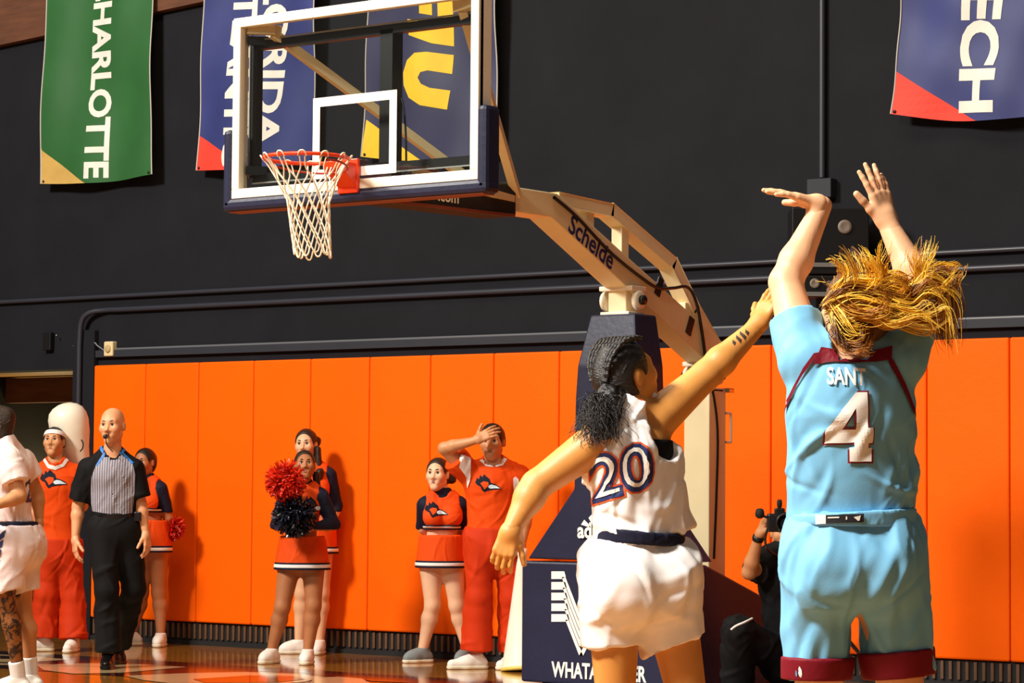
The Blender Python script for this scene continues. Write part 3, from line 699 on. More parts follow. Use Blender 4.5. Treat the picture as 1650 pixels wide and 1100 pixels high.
class Person:
    def __init__(s, label, D, J, front, sk, group=None, vox=.009, hvox=.0045, g=1.0, tw=1.0, bust=0, face=None, hs=1.0, hips=1.0, legw=1.0, armw=1.0, grounded=True, shirtless=False):
        s.D = D; s.J = {}
        for k, q in J.items(): s.J[k] = PD(q[0], q[1], D + (q[2] if len(q) > 2 else 0))
        J = s.J; s.vox, s.hvox, s.label, s.skin, s.group = vox, hvox, label, sk, group
        s.P = (J['hipA'] + J['hipB']) / 2; s.N = J['neck']
        s.up = nrm(s.N - s.P); x = J['shB'] - J['shA']; s.X = nrm(x - s.up * (x @ s.up)); s.F = np.cross(s.X, s.up)
        hx = J['hipB'] - J['hipA']; s.HX = nrm(hx - UZ * hx[2]); s.HF = np.cross(s.HX, UZ)
        if front * (s.F @ -FH) < 0: s.F = -s.F
        if s.HF @ s.F < 0: s.HF = -s.HF
        s.g, s.tw, s.bust, s.hips, s.legw, s.armw = g, tw, bust, hips, legw, armw
        s.base = V([s.P[0], s.P[1], 0.]) if grounded else V([s.P[0], s.P[1], 0.])
        s.face = nrm(face if face is not None else s.F); s.hs = hs; s.hands = []; s.hfit = []
        s.hc = J['head']; r = nrm(np.cross(s.face, s.up * .5 + UZ * .5)); s.hu = np.cross(r, s.face); s.hr = r
    def torso(s, g=0, top=True):
        J, P, N, up, X, F, tw = s.J, s.P, s.N, s.up, s.X, s.F, s.tw * s.g; L = np.linalg.norm(N - P)
        fl = lambda q: (F, q); W = P + up * L * .40; C = P + up * L * .70; hp = s.hips * s.g
        out = [cone(J['hipA'] * .6 + J['hipB'] * .4, J['hipB'] * .6 + J['hipA'] * .4, .125 * hp + g, k=.04, flat=(s.HF, .86)),
               cone(P + up * .06, W, .132 * tw * (.5 + .5 * s.hips) + g, .122 * tw + g, .05, fl(.74)),
               cone(W, C, .122 * tw + g, .150 * tw + g, .05, fl(.72)),
               cone(J['shA'] * .72 + J['shB'] * .28 - up * .055, J['shB'] * .72 + J['shA'] * .28 - up * .055, .082 * s.g + g, k=.05, flat=fl(.9))]
        for q in ('A', 'B'): out.append(cone(s.P + (J['hip' + q] - s.P) * .75 - s.HF * .055 - UZ * .02, s.P + (J['hip' + q] - s.P) * .75 - s.HF * .05 - UZ * .05, .098 * hp + g, k=.04))
        if s.bust:
            for q in (-1, 1): out.append(cone(C + X * q * .072 - up * .0 + F * .075, C + X * q * .072 - up * .015 + F * .085, .062 * s.bust + g, k=.04))
        if top:
            for q in ('A', 'B'): out.append(cone(N + up * .03, J['sh' + q] * .8 + N * .2 + up * .01, .05 * s.g + g, .048 * s.g + g, .04))
        return out
    def arm(s, q, g=0, t0=0, t1=2, flare=0):
        """t: 0 shoulder, 1 elbow, 2 wrist; the far end is cut flat when t1<2"""
        J = s.J; A, E, Wr = J['sh' + q], J['el' + q], J['wr' + q]; m = s.g * s.armw; out = []
        r0, r1 = .060 * m, .043 * m
        e1 = min(t1, 1); B = A + (E - A) * e1
        cl = [(B, nrm(E - A))] if t1 <= 1 else []
        out.append(cone(A, A + (B - A) * 1.0 + (nrm(E - A) * .06 if t1 <= 1 else 0), r0 + g, r0 + (r1 - r0) * e1 + g + flare, .03, clips=cl))
        if t1 > 1:
            t = t1 - 1; B = E + (Wr - E) * t; mid = E + (Wr - E) * .28; cl = [(B, nrm(Wr - E))] if t1 < 2 else []
            out += [cone(E, mid, .041 * m + g, .043 * m + g, .02, clips=cl), cone(mid, B, .043 * m + g, .0258 * m + g + flare, .02, clips=cl)]
        return out
    def leg(s, q, g=0, t1=2, flare=0, gk=0):
        J = s.J; H, K, A = J['hip' + q], J['kn' + q], J['an' + q]; m = s.g * s.legw; out = []
        r0, r1 = .092 * m, .058 * m; e1 = min(t1, 1); B = H + (K - H) * e1
        cl = [(B, nrm(K - H))] if t1 <= 1 else []
        out.append(cone(H, B + (nrm(K - H) * .08 if t1 <= 1 else 0), r0 + g, r0 + (r1 - r0) * e1 + g + (flare if t1 <= 1 else 0), .04, clips=cl))
        if t1 > 1:
            t = t1 - 1; B = K + (A - K) * t; mid = K + (A - K) * .3 - s.HF * .018; cl = [(B, nrm(A - K))] if t1 < 2 else []
            out += [cone(K, mid, .054 * m + g + gk, .058 * m + g + gk, .03, clips=cl), cone(mid, B + (nrm(A - K) * .05 if t1 < 2 else 0), .058 * m + g + gk, .036 * m + g + flare, .03, clips=cl)]
        return out
    def head(s):
        c, r, u, f, h = s.hc, s.hr, s.hu, s.face, s.hs; at = lambda x, y, z: c + (r * x + u * y + f * z) * h; ax = [r, u, f]; R = lambda *q: tuple(x * h for x in q)
        P = [ell(at(0, .03, -.012), ax, R(.075, .088, .097), .02), ell(at(0, -.02, .028), ax, R(.062, .088, .062), .03), cone(at(-.048, -.055, .0), at(0, -.098, .055), .022 * h, .020 * h, .03),
             cone(at(.048, -.055, .0), at(0, -.098, .055), .022 * h, .020 * h, .03), cone(at(-.01, -.098, .063), at(.01, -.098, .063), .018 * h, k=.02),
             cone(at(-.034, .026, .066), at(.034, .026, .066), .018 * h, k=.02), cone(at(0, .015, .080), at(0, -.028, .102), .008 * h, .0115 * h, .012), cone(at(-.012, -.034, .09), at(.012, -.034, .09), .009 * h, k=.01),
             cone(at(-.04, -.02, .058), at(-.04, -.022, .058), .026 * h, k=.03), cone(at(.04, -.02, .058), at(.04, -.022, .058), .026 * h, k=.03),
             cone(at(-.02, -.063, .066), at(.02, -.063, .066), .021 * h, k=.015)]
        for q in (-1, 1): P += [ell(at(q * .078, -.004, -.012), ax, R(.010, .031, .019), .008)]
        subs = [cone(at(q * .031, .006, .098), at(q * .033, .006, .097), .0165 * h, k=.012) for q in (-1, 1)]
        N = [cone(s.N - s.up * .03, c - u * .05 * h - f * .018 * h, .062 * s.g, .054 * h, .03)]
        return P, N, subs
    def hand(s, q, d, n, side, curl=(.35, .35, .35, .4), spread=.08, sc=1.0, thumb=(.75, .45), tcurl=.3):
        """d: fingers, n: the way the palm faces, side: towards the thumb"""
        W = s.J['wr' + q]; d = nrm(V(d)); n = V(n); n = nrm(n - d * (n @ d)); sd = np.cross(d, n); sd = sd * (1 if sd @ V(side) > 0 else -1); P = []
        at = lambda x, y, z: W + (d * x + sd * y + n * z) * sc
        off = (.030, .0105, -.0095, -.028)
        for o in off: P.append(cone(at(.01, o * .62, 0), at(.088 if abs(o) < .02 else .082, o, 0), .0165 * sc, .0125 * sc, .012))
        ln = ((.040, .024, .020), (.045, .028, .022), (.041, .026, .021), (.032, .019, .018))
        for i, o in enumerate(off):
            p = at(.088 if abs(o) < .02 else .081, o, 0); a = curl[i] * .7; dv = nrm(d + sd * spread * (1.5 - i))
            for j, L in enumerate(ln[i]):
                v = nrm(dv * math.cos(a) + n * math.sin(a)); e = p + v * L * sc
                P.append(cone(p, e, (.0098 - .0009 * j) * sc, (.0093 - .0012 * j) * sc, .004)); p = e; a += curl[i] * (1.1 if j == 0 else .7)
        t0 = at(.022, .026, .006); tv = nrm(d * thumb[0] + sd * (1 - thumb[0] * .4) + n * thumb[1] * .5); p = t0
        P.append(cone(at(.008, .012, .004), t0 + tv * .03 * sc, .0165 * sc, .0145 * sc, .012)); p = t0 + tv * .03 * sc
        for L in (.034, .028):
            tv = nrm(tv + (d * .6 + n * .4) * tcurl); e = p + tv * L * sc; P.append(cone(p, e, .0118 * sc, .0098 * sc, .006)); p = e
        J = s.J; fw = W + nrm(J['el' + q] - W) * .05
        P.append(cone(fw, W + d * .016, .0285 * s.g * s.armw, .0262 * s.g * s.armw, .02)); s.hands.append(P)
    def build(s, name='person', feet=True, cat='person'):
        hp, nk, subs = s.head()
        body = s.torso() + s.arm('A') + s.arm('B') + s.leg('A') + s.leg('B') + nk
        parts = [surface(body, s.vox), surface(hp + nk, s.hvox, subs)]
        for h in s.hands: parts.append(surface(h, s.hvox * .85))
        v, f = join(parts); o = raw(name, v, f, s.skin, None, s.base, True); s.obj = o; tag(o, s.label, cat, s.group); return o
    def garment(s, name, prims, m, vox=None, subs=(), clips=(), fold=0, wl=.12, seed=1, dirs=None, parent=None, label=None, nf=70, calm=None):
        v, f = surface(prims, vox or s.vox, subs, clips)
        if fold:
            v2 = folds(v, f, fold, wl, seed, dirs, nf)
            if calm is not None: v2 = v + (v2 - v) * (1 - .75 * np.clip((v[:, 2] - calm) / .12, 0, 1))[:, None]
            v = v2
        o = raw(name, v, f, m, parent or s.obj, None, True)
        if label: o['label'] = label
        return o
    def eyes(s, m_brow, lip=None, smile=0, gaze=None, teeth=False, brow=.0045, lash=.0022):
        c, r, u, f, h = s.hc, s.hr, s.hu, s.face, s.hs; at = lambda x, y, z: c + (r * x + u * y + f * z) * h
        for q in (-1, 1):
            e0 = at(q * .031, .007, .0745); gz = nrm(f if gaze is None else gaze); rr = .0128 * h; vs, fs = [], []
            a = nrm(np.cross(gz, u)); b = np.cross(a, gz); rings = [(0, 1)] + [(math.sin(t), math.cos(t)) for t in np.linspace(.16, 2.2, 9)]
            for si, co in rings:
                for k in range(12): t = k * math.pi / 6; vs.append(e0 + (gz * co + (a * math.cos(t) + b * math.sin(t)) * si) * rr)
            for i in range(len(rings) - 1):
                for k in range(12): fs.append([i * 12 + k, i * 12 + (k + 1) % 12, (i + 1) * 12 + (k + 1) % 12, (i + 1) * 12 + k])
            o = raw('eye', vs, fs, M_eye, s.obj, smooth=True); o.data.materials.append(M_iris)
            for p in o.data.polygons:
                if p.index < 36: p.material_index = 1
            tube('eyebrow', smoothpath([at(q * .014, .027, .0885), at(q * .031, .033, .0868), at(q * .048, .026, .074)], 9), [brow * .8, brow, brow, brow, brow, brow, brow * .8, brow * .7, brow * .4], m_brow, s.obj, 6)
            tube('eyelashes', smoothpath([at(q * .017, .008, .0835), at(q * .031, .0165, .0875), at(q * .046, .009, .077)], 9), lash, m_brow, s.obj, 5)
        if lip:
            z0 = .0865
            L1 = smoothpath([at(-.024 - smile * .006, -.059 + smile * .006, z0 - .014), at(-.008, -.0545, z0), at(0, -.056, z0 + .001), at(.008, -.0545, z0), at(.024 + smile * .006, -.059 + smile * .006, z0 - .014)], 13)
            L2 = smoothpath([at(-.023 - smile * .006, -.060 + smile * .006, z0 - .014), at(-.009, -.066 - smile * .004, z0 - .001), at(.009, -.066 - smile * .004, z0 - .001), at(.023 + smile * .006, -.060 + smile * .006, z0 - .014)], 13)
            rr = V([.002, .003, .0042, .005, .005, .0048, .0045, .0048, .005, .005, .0042, .003, .002]) * h
            v, fc = tubes([L1, L2], [rr, rr * 1.1], 7); raw('lips', v, fc, lip, s.obj, smooth=True)
            if teeth:
                v, fc = tubes([smoothpath([at(-.018, -.0585, z0 - .008), at(0, -.061, z0 - .001), at(.018, -.0585, z0 - .008)], 9)], [.0048 * h], 7); raw('teeth', v, fc, M_teeth, s.obj, smooth=True)
    def haircap(s, m, g=.012, line=.0, low=-.07, extra=(), sides=True, fold=.002):
        c, r, u, f, h = s.hc, s.hr, s.hu, s.face, s.hs; at = lambda x, y, z: c + (r * x + u * y + f * z) * h; ax = [r, u, f]; R = lambda *q: tuple(x * h for x in q)
        P = [ell(at(0, .03, -.014), ax, R(.075 + g, .088 + g, .097 + g), .02)] + list(extra)
        if sides: P.append(ell(at(0, -.02, -.04), ax, R(.07 + g, .07 + g, .062 + g), .03))
        subs = [ell(at(0, -.028 + line, .088), ax, R(.088, .108, .068), .01)]
        for q in (-1, 1): subs.append(ell(at(q * .09, -.022, -.002), ax, R(.030, .050, .036), .01))
        return s.garment('hair', P, m, s.hvox, subs, [(at(0, low, 0), -u)] if low is not None and not extra else [], fold, .02, 3)
    def shoe(s, q, toe, m, msole, L=.27, z=None, ank=.05):
        A = s.J['an' + q]; t = nrm(V([toe[0], toe[1], 0])); z0 = z if z is not None else 0.0
        hl = V([A[0], A[1], 0]) - t * .045; ff = lambda d, zz: hl + t * d + V([0, 0, z0 + zz])
        P = [cone(ff(.0, .045), ff(.12, .045), .042, .046, .02), cone(ff(.12, .042), ff(L - .075, .036), .046, .036, .03), cone(ff(.03, .07), V([A[0], A[1], z0 + .10]), .042, ank, .03), cone(ff(.05, .09), ff(.15, .055), .035, .034, .03)]
        o = s.garment('shoe', P, m, .0065, (), [(V([0, 0, z0 + .002]), V([0, 0, -1.])), (V([0, 0, z0 + .115]), V([0, 0, 1.]))])
        PS = [cone(ff(.0, .02), ff(.12, .02), .047, .051, .02), cone(ff(.12, .02), ff(L - .075, .02), .051, .041, .02)]
        s.garment('sole', PS, msole, .0065, (), [(V([0, 0, z0]), V([0, 0, -1.])), (V([0, 0, z0 + .026]), V([0, 0, 1.]))], parent=o)
        lc = []
        for i in range(4):
            d = .07 + i * .022; b = ff(d, .112 - i * .012); sd = np.cross(t, UZ); lc.append(smoothpath([b - sd * .026 - UZ * .012, b + UZ * .008, b + sd * .026 - UZ * .012], 7))
        v, fc = tubes(lc, [.0035] * 4, 5); raw('laces', v, fc, MATS['grey_edge'], o, smooth=True)
        return o
    def emblem(s, garm, c, wd, xd, yd, vd):
        bv = bvh_of(garm); b = s.base
        for i, (pl, mn) in enumerate(EMB): decal('bird_emblem', shape2d([[(x * wd / 2, y * wd / 2) for x, y in pl]]), c, xd, yd, MATS[mn], garm, bv, .003 + .0015 * i, .02, vd, b)
def band(P, prims, name, m, c0, c1, g, parent, vox=None, fold=0, seed=1, wl=.1, dirs=None):
    """a trim band: the garment's own shape, grown by g, kept between two planes c0 (lower) and c1 (upper) = (point, up normal)"""
    return P.garment(name, [dict(grown(p, g), clips=[]) for p in prims], m, vox, (), [(c0[0], -c0[1]), (c1[0], c1[1])], fold, wl, seed, dirs, parent)

# ------------------------------------------------------------------ cloth colours
C_lblue = cloth('light_blue', (122, 186, 222), .55, .05, bscale=200); C_maroon = cloth('maroon', (116, 14, 30), .6)
C_white = cloth('white_jersey', (244, 240, 236), .6, .05, bscale=200); C_navy = cloth('navy', (24, 26, 46), .7); C_black = cloth('black', (15, 15, 17), .8)
C_org = cloth('orange_tee', (228, 74, 4), .75); C_org2 = MATS['cloth_team_orange']; C_red = cloth('orange_trousers', (196, 50, 4), .7)
C_wht2 = cloth('white_trim', (236, 234, 230), .7); C_shoe = cloth('white_shoe', (232, 228, 220), .5); C_sole = cloth('shoe_sole', (222, 214, 190), .6); C_gshoe = cloth('grey_shoe', (122, 132, 134), .6); C_bshoe = cloth('black_shoe', (12, 12, 13), .25)
C_pink = cloth('pale_jersey', (240, 222, 220), .6)
H_blk = mat('hair_black', srgb(20, 15, 14), .38, bump=.5, bscale=60, stretch=(1, 1, 5)); H_brn = mat('hair_brown', srgb(42, 26, 18), .42, bump=.5, bscale=60, stretch=(1, 1, 5)); H_dk = mat('hair_dark', srgb(28, 19, 15), .45, bump=.4, bscale=80)
LIPS = mat('lips_rose', srgb(150, 66, 58), .4); LIPN = mat('lips_plain', srgb(150, 88, 70), .5); LIPD = mat('lips_dark', srgb(120, 36, 44), .35)
def gpx(p): return p  # readability
UPN = UZ

# ================================================================== shooter in light blue
def shooter():
    D = 7.9; sk = skin('fair', (232, 176, 132))
    J = dict(head=(1376, 503, .02), neck=(1370, 572, 0), shA=(1297, 582, .0), shB=(1449, 582, .0), elA=(1266, 455, .15), wrA=(1325, 331, .22), elB=(1484, 466, .14), wrB=(1429, 358, .22),
             hipA=(1326, 900, 0), hipB=(1422, 900, 0), knA=(1318, 1132, .03), anA=(1316, 1340, -.1), knB=(1454, 1128, .03), anB=(1452, 1335, -.12))
    p = Person('basketball player in light blue number 4 jersey leaping with both arms raised', D, J, -1, sk, vox=.0075, hvox=.004, g=1.0, tw=1.12, hips=1.12, face=nrm(vec(-.45, .25, 1)), legw=1.12, armw=1.14, hs=1.03)
    p.hand('A', vec(-.93, .30, -.1), vec(-.25, -.95, .1), vec(0, 0, 1), (.12, .1, .12, .15), .03, 1.0, thumb=(.9, .3))
    p.hand('B', vec(-.24, .97, .02), vec(-.55, 0, .8), vec(-1, 0, -.3), (.1, .08, .08, .2), .14, 1.02, thumb=(.95, .2), tcurl=.1)
    p.build(); J = p.J
    hem = PD(1372, 838, D)
    tp = p.torso(.02) + [cone(PD(1330, 770, D), PD(1330, 850, D), .095, .10, .05, (p.F, .8)), cone(PD(1412, 770, D), PD(1412, 850, D), .10, .105, .05, (p.F, .8)), cone(PD(1366, 640, D), PD(1366, 760, D), .165, .165, .05, (p.F, .74))]
    slv = p.arm('A', .012, 0, .52, .008) + p.arm('B', .012, 0, .5, .008)
    neck = cone(PD(1372, 560, D - .05), PD(1372, 520, D + .02), .062, .085, .01)
    jer = p.garment('jersey', tp + slv, C_lblue, .0065, [neck], [(PD(1372, 827, D), nrm(vec(.1, -1, 0)))], 0.0105, .11, 5, [(.9, .2, .7), (-.8, .1, .6), (.3, .2, 1)], nf=110, calm=PD(1372, 700, D)[2], label='light blue jersey with maroon collar')
    bv = bvh_of(jer); b = p.base
    # maroon collar and raglan stripes
    def strip(nm, pts, m, off=.006, par=jer, bvv=bv, Dd=D):
        c = PD(*pts[0], Dd); xy = [(lambda q: ((q - c) @ RH, (q - c) @ UZ))(PD(*z, Dd)) for z in pts]
        return decal(nm, shape2d([xy]), c, RH, UZ, m, par, bvv, off, .012, FH, b)
    strip('collar', [(1318, 562), (1340, 566), (1372, 570), (1405, 567), (1432, 560), (1430, 582), (1404, 586), (1370, 588), (1336, 586), (1304, 590)], C_maroon)
    strip('stripe', [(1318, 570), (1306, 572), (1290, 594), (1276, 625), (1262, 662), (1263, 672), (1272, 645), (1288, 608), (1302, 588)], C_maroon)
    strip('stripe', [(1424, 570), (1434, 585), (1450, 618), (1468, 660), (1469, 674), (1456, 648), (1440, 618), (1424, 588)], C_maroon)
    c = PD(1355.5, 609.5, D); s_ = FPX / D
    decal('name_lettering', shape2d(text='SANT', bold=.025, size=(59 / s_, 28 / s_)), c, nrm(vec(1, -.03, 0)), UZ, M_white, jer, bv, .0055, .006, FH, b)
    four = [(1387, 635), (1388, 692), (1395, 690), (1395, 714), (1388, 714), (1388, 722), (1395, 722), (1394, 744), (1360, 744), (1360, 722), (1368, 722), (1368, 714), (1321, 715), (1321, 697), (1369, 635)]
    hole = [(1369, 660), (1348, 692), (1369, 692)]
    c4 = PD(1360, 690, D); loc = lambda q: ((PD(*q, D) - c4) @ RH, (PD(*q, D) - c4) @ UZ)
    ce = V([1362, 690.])
    four_o = [tuple(V(q) + np.sign(V(q) - ce) * V([3, 3])) for q in four]; hole_i = [(1366, 668), (1353, 689.5), (1366, 689.5)]
    decal('number', shape2d([[loc(q) for q in four_o], [loc(q) for q in hole_i]]), c4, RH, UZ, M_maroonp, jer, bv, .004, .007, FH, b)
    decal('number', shape2d([[loc(q) for q in four], [loc(q) for q in hole]]), c4, RH, UZ, M_white, jer, bv, .0062, .007, FH, b)
    # shorts
    lg = [cone(PD(1330, 880, D), PD(1315, 1100, D + .02), .122, .095, .04, clips=[(PD(1317, 1088, D), nrm(vec(.0, -1, 0)))]), cone(PD(1424, 880, D), PD(1449, 1095, D + .02), .125, .100, .04, clips=[(PD(1448, 1084, D), nrm(vec(.1, -1, 0)))])]
    tpz = PD(1372, 822, D)
    sh = p.torso(.022, top=False)[:1] + p.torso(.012, top=False)[4:6] + [cone(PD(1372, 828, D), PD(1372, 880, D), .175, .19, .05, (p.F, .70))] + lg
    shorts = p.garment('shorts', sh, C_lblue, .0065, [ell(PD(1380, 1082, D), [RH, UZ, FH], (.026, .18, .5), .012)], [(tpz, UZ)], .007, .13, 8, [(.1, .1, 1), (.35, .1, 1), (-.35, .1, 1)], nf=130, label='light blue shorts with maroon hems')
    wb = [cone(PD(1374, 815, D), PD(1374, 850, D), .186, .188, .02, (p.F, .80))]
    wbo = p.garment('waistband', wb, C_lblue, .0065, (), [(PD(1372, 823, D), nrm(vec(-.06, 1, 0))), (PD(1372, 847, D), -UZ)], .002, .03, 2, [(1, 0, 0)], parent=shorts)
    bw = bvh_of(wbo)
    rect = lambda x0, y0, x1, y1: [(x0, y0), (x1, y0 - .04 * (x1 - x0)), (x1, y1 - .04 * (x1 - x0)), (x0, y1)]
    strip('label_patch', rect(1322, 829, 1381, 842), M_blackp, .004, wbo, bw); strip('label_patch', rect(1308, 829, 1323, 843), M_white, .005, wbo, bw)
    strip('label_print', rect(1326, 832, 1343, 834), M_white, .0055, wbo, bw); strip('label_print', rect(1353, 831, 1355, 836), M_white, .0055, wbo, bw)
    for k in range(3): strip('label_print', [(1365 + k * 4, 832 - k), (1368 + k * 4, 831 - k), (1374, 836 + .5 * k), (1371, 837 + .5 * k)], M_white, .0055, wbo, bw)
    for q, lp, y0 in (('A', lg[0], 1066), ('B', lg[1], 1050)):
        c0 = lp['clips'][0]; n = -c0[1]
        band(p, [lp], 'hem_band', C_maroon, (c0[0] - n * .012, n), (c0[0] + n * (.055 if q == 'A' else .068), n), .009, shorts, .006)
    ax3 = [RH, UZ, FH]
    decal('side_emblem', shape2d([[(math.cos(t) * .02, math.sin(t) * .035) for t in np.linspace(0, 6.1, 20)]]), PD(1278, 1083, D), RH, UZ, M_white, shorts, bvh_of(shorts), .006, .012, FH, b)
    decal('side_emblem', shape2d([[(math.cos(t) * .012, math.sin(t) * .026) for t in np.linspace(0, 6.1, 20)]]), PD(1277, 1083, D), RH, UZ, mat('sky_print', srgb(70, 160, 200), .6), shorts, bvh_of(shorts), .008, .012, FH, b)
    for q in 'AB':
        A = p.J['an' + q]; p.shoe(q, nrm(vec(-.1, 0, 1)), C_shoe, C_maroon, z=A[2] - .09)
    # hair : scalp, then flying locks
    H_bl = mat('hair_blond', srgb(150, 100, 40), .32, attr='Col', bump=.25, bscale=150)
    M_under = mat('hair_underside', srgb(84, 52, 28), .5, bump=.5, bscale=80)
    p.haircap(M_under, .012, .02, None, [cone(p.hc - p.face * .07 - p.hu * .02, p.hc - p.face * .06 - p.hu * .085, .055, .04, .03)])
    rs = np.random.default_rng(11)
    guides = [([(1338, 492), (1372, 462), (1425, 468), (1470, 480), (1500, 455), (1528, 478), (1531, 545)], 34, 13),
              ([(1342, 505), (1385, 486), (1440, 502), (1485, 512), (1512, 500), (1524, 550)], 34, 14),
              ([(1350, 520), (1392, 505), (1430, 522), (1478, 505), (1505, 530)], 22, 14),
              ([(1352, 470), (1380, 452), (1374, 420), (1358, 396)], 12, 9), ([(1345, 470), (1362, 448), (1352, 428), (1340, 418)], 8, 6),
              ([(1378, 470), (1408, 446), (1404, 420), (1383, 402)], 11, 9), ([(1400, 480), (1420, 450), (1416, 420), (1426, 393)], 8, 7),
              ([(1435, 485), (1474, 458), (1484, 420), (1492, 386)], 12, 8), ([(1448, 488), (1482, 460), (1477, 425), (1474, 398)], 6, 6),
              ([(1450, 490), (1492, 442), (1522, 430), (1538, 436)], 14, 7), ([(1465, 495), (1520, 472), (1538, 450), (1548, 432)], 12, 7),
              ([(1336, 488), (1352, 512), (1372, 530), (1395, 533)], 12, 8), ([(1345, 480), (1375, 500), (1410, 505), (1432, 490), (1420, 470), (1395, 476)], 14, 9),
              ([(1400, 500), (1442, 478), (1462, 455), (1440, 448), (1418, 462)], 12, 9), ([(1376, 512), (1366, 535), (1380, 545), (1392, 535)], 5, 5),
              ([(1470, 470), (1512, 452), (1526, 500), (1516, 530), (1526, 552)], 14, 10), ([(1345, 540), (1365, 556), (1390, 560), (1402, 552)], 16, 8),
              ([(1350, 515), (1352, 540), (1366, 562)], 14, 8), ([(1395, 520), (1392, 545), (1386, 566)], 14, 8)]
    paths, rads, cols = [], [], []
    pal = [srgb(240, 182, 46), srgb(255, 214, 92), srgb(220, 156, 40), srgb(170, 108, 32), srgb(104, 62, 26), srgb(250, 200, 66)]
    for gi, (g, n, jit) in enumerate(guides):
        for k in range(max(3, int(n * .55))):
            o = rs.normal(0, 1, 2); dz = rs.uniform(-.10, .06); P = []
            m = len(g)
            for i, q in enumerate(g):
                t = i / (m - 1); j = jit * (.55 + .6 * t); P.append(PD(q[0] + o[0] * j * .75 + rs.normal(0, 1.2), q[1] + o[1] * j * .75 + rs.normal(0, 1.2), D - .085 - .02 * math.sin(3 * t) + dz * (.3 + t)))
            P = smoothpath(P, 26); t = np.linspace(0, 1, 26); ph = rs.random() * 6; cw = rs.uniform(.003, .010); c0_ = V(pal[rs.integers(6) if gi < 15 else (3 + rs.integers(2))])
            for m_ in range(11):
                oo = rs.normal(0, 1, 3) * cw; p2 = ph + rs.normal(0, .5); fq = rs.uniform(7, 10)
                te = rs.uniform(.62, 1.0) if m_ else 1.0; ti = t * te; P_ = np.stack([np.interp(ti, t, P[:, ax_]) for ax_ in range(3)], 1)
                Q = P_ + oo * (1 - .3 * t + .35 * np.sin(t * 5 + ph))[:, None] + (CU * np.sin(t * fq + p2)[:, None] + CR * np.cos(t * fq + p2)[:, None]) * (.006 * t[:, None])
                paths.append(Q); rads.append(rs.uniform(.0009, .0021) * (1 - t) ** .7 * (.6 + .4 * np.minimum(1, t * 6)) + .0004); cols.append(np.tile(c0_ * V([1, 1, 1, 1]) * rs.uniform(.75, 1.2), (26 * 5, 1)))
    for k in range(70):     # loose flyaway wisps
        a0 = (rs.uniform(1345, 1470), rs.uniform(455, 500)); an = rs.uniform(-.2, 2.4); L = rs.uniform(45, 95)
        P = [PD(a0[0] + math.cos(an) * L * q + rs.normal(0, 3), a0[1] - math.sin(an) * L * q * .9 + 14 * q * q + rs.normal(0, 3), D - .09 + rs.uniform(-.05, .05) * q) for q in (0, .35, .7, 1)]
        t = np.linspace(0, 1, 26); paths.append(smoothpath(P, 26)); rads.append(.0011 * (1 - t) ** .6 + .0003); cols.append(np.tile(V(pal[rs.integers(6)]), (26 * 5, 1)))
    v, f = tubes(paths, rads, 5); o = raw('hair_locks', v, f, H_bl, p.obj, smooth=True)
    at = o.data.color_attributes.new('Col', 'FLOAT_COLOR', 'POINT'); at.data.foreach_set('color', np.concatenate(cols).astype(np.float32).ravel())
shooter()

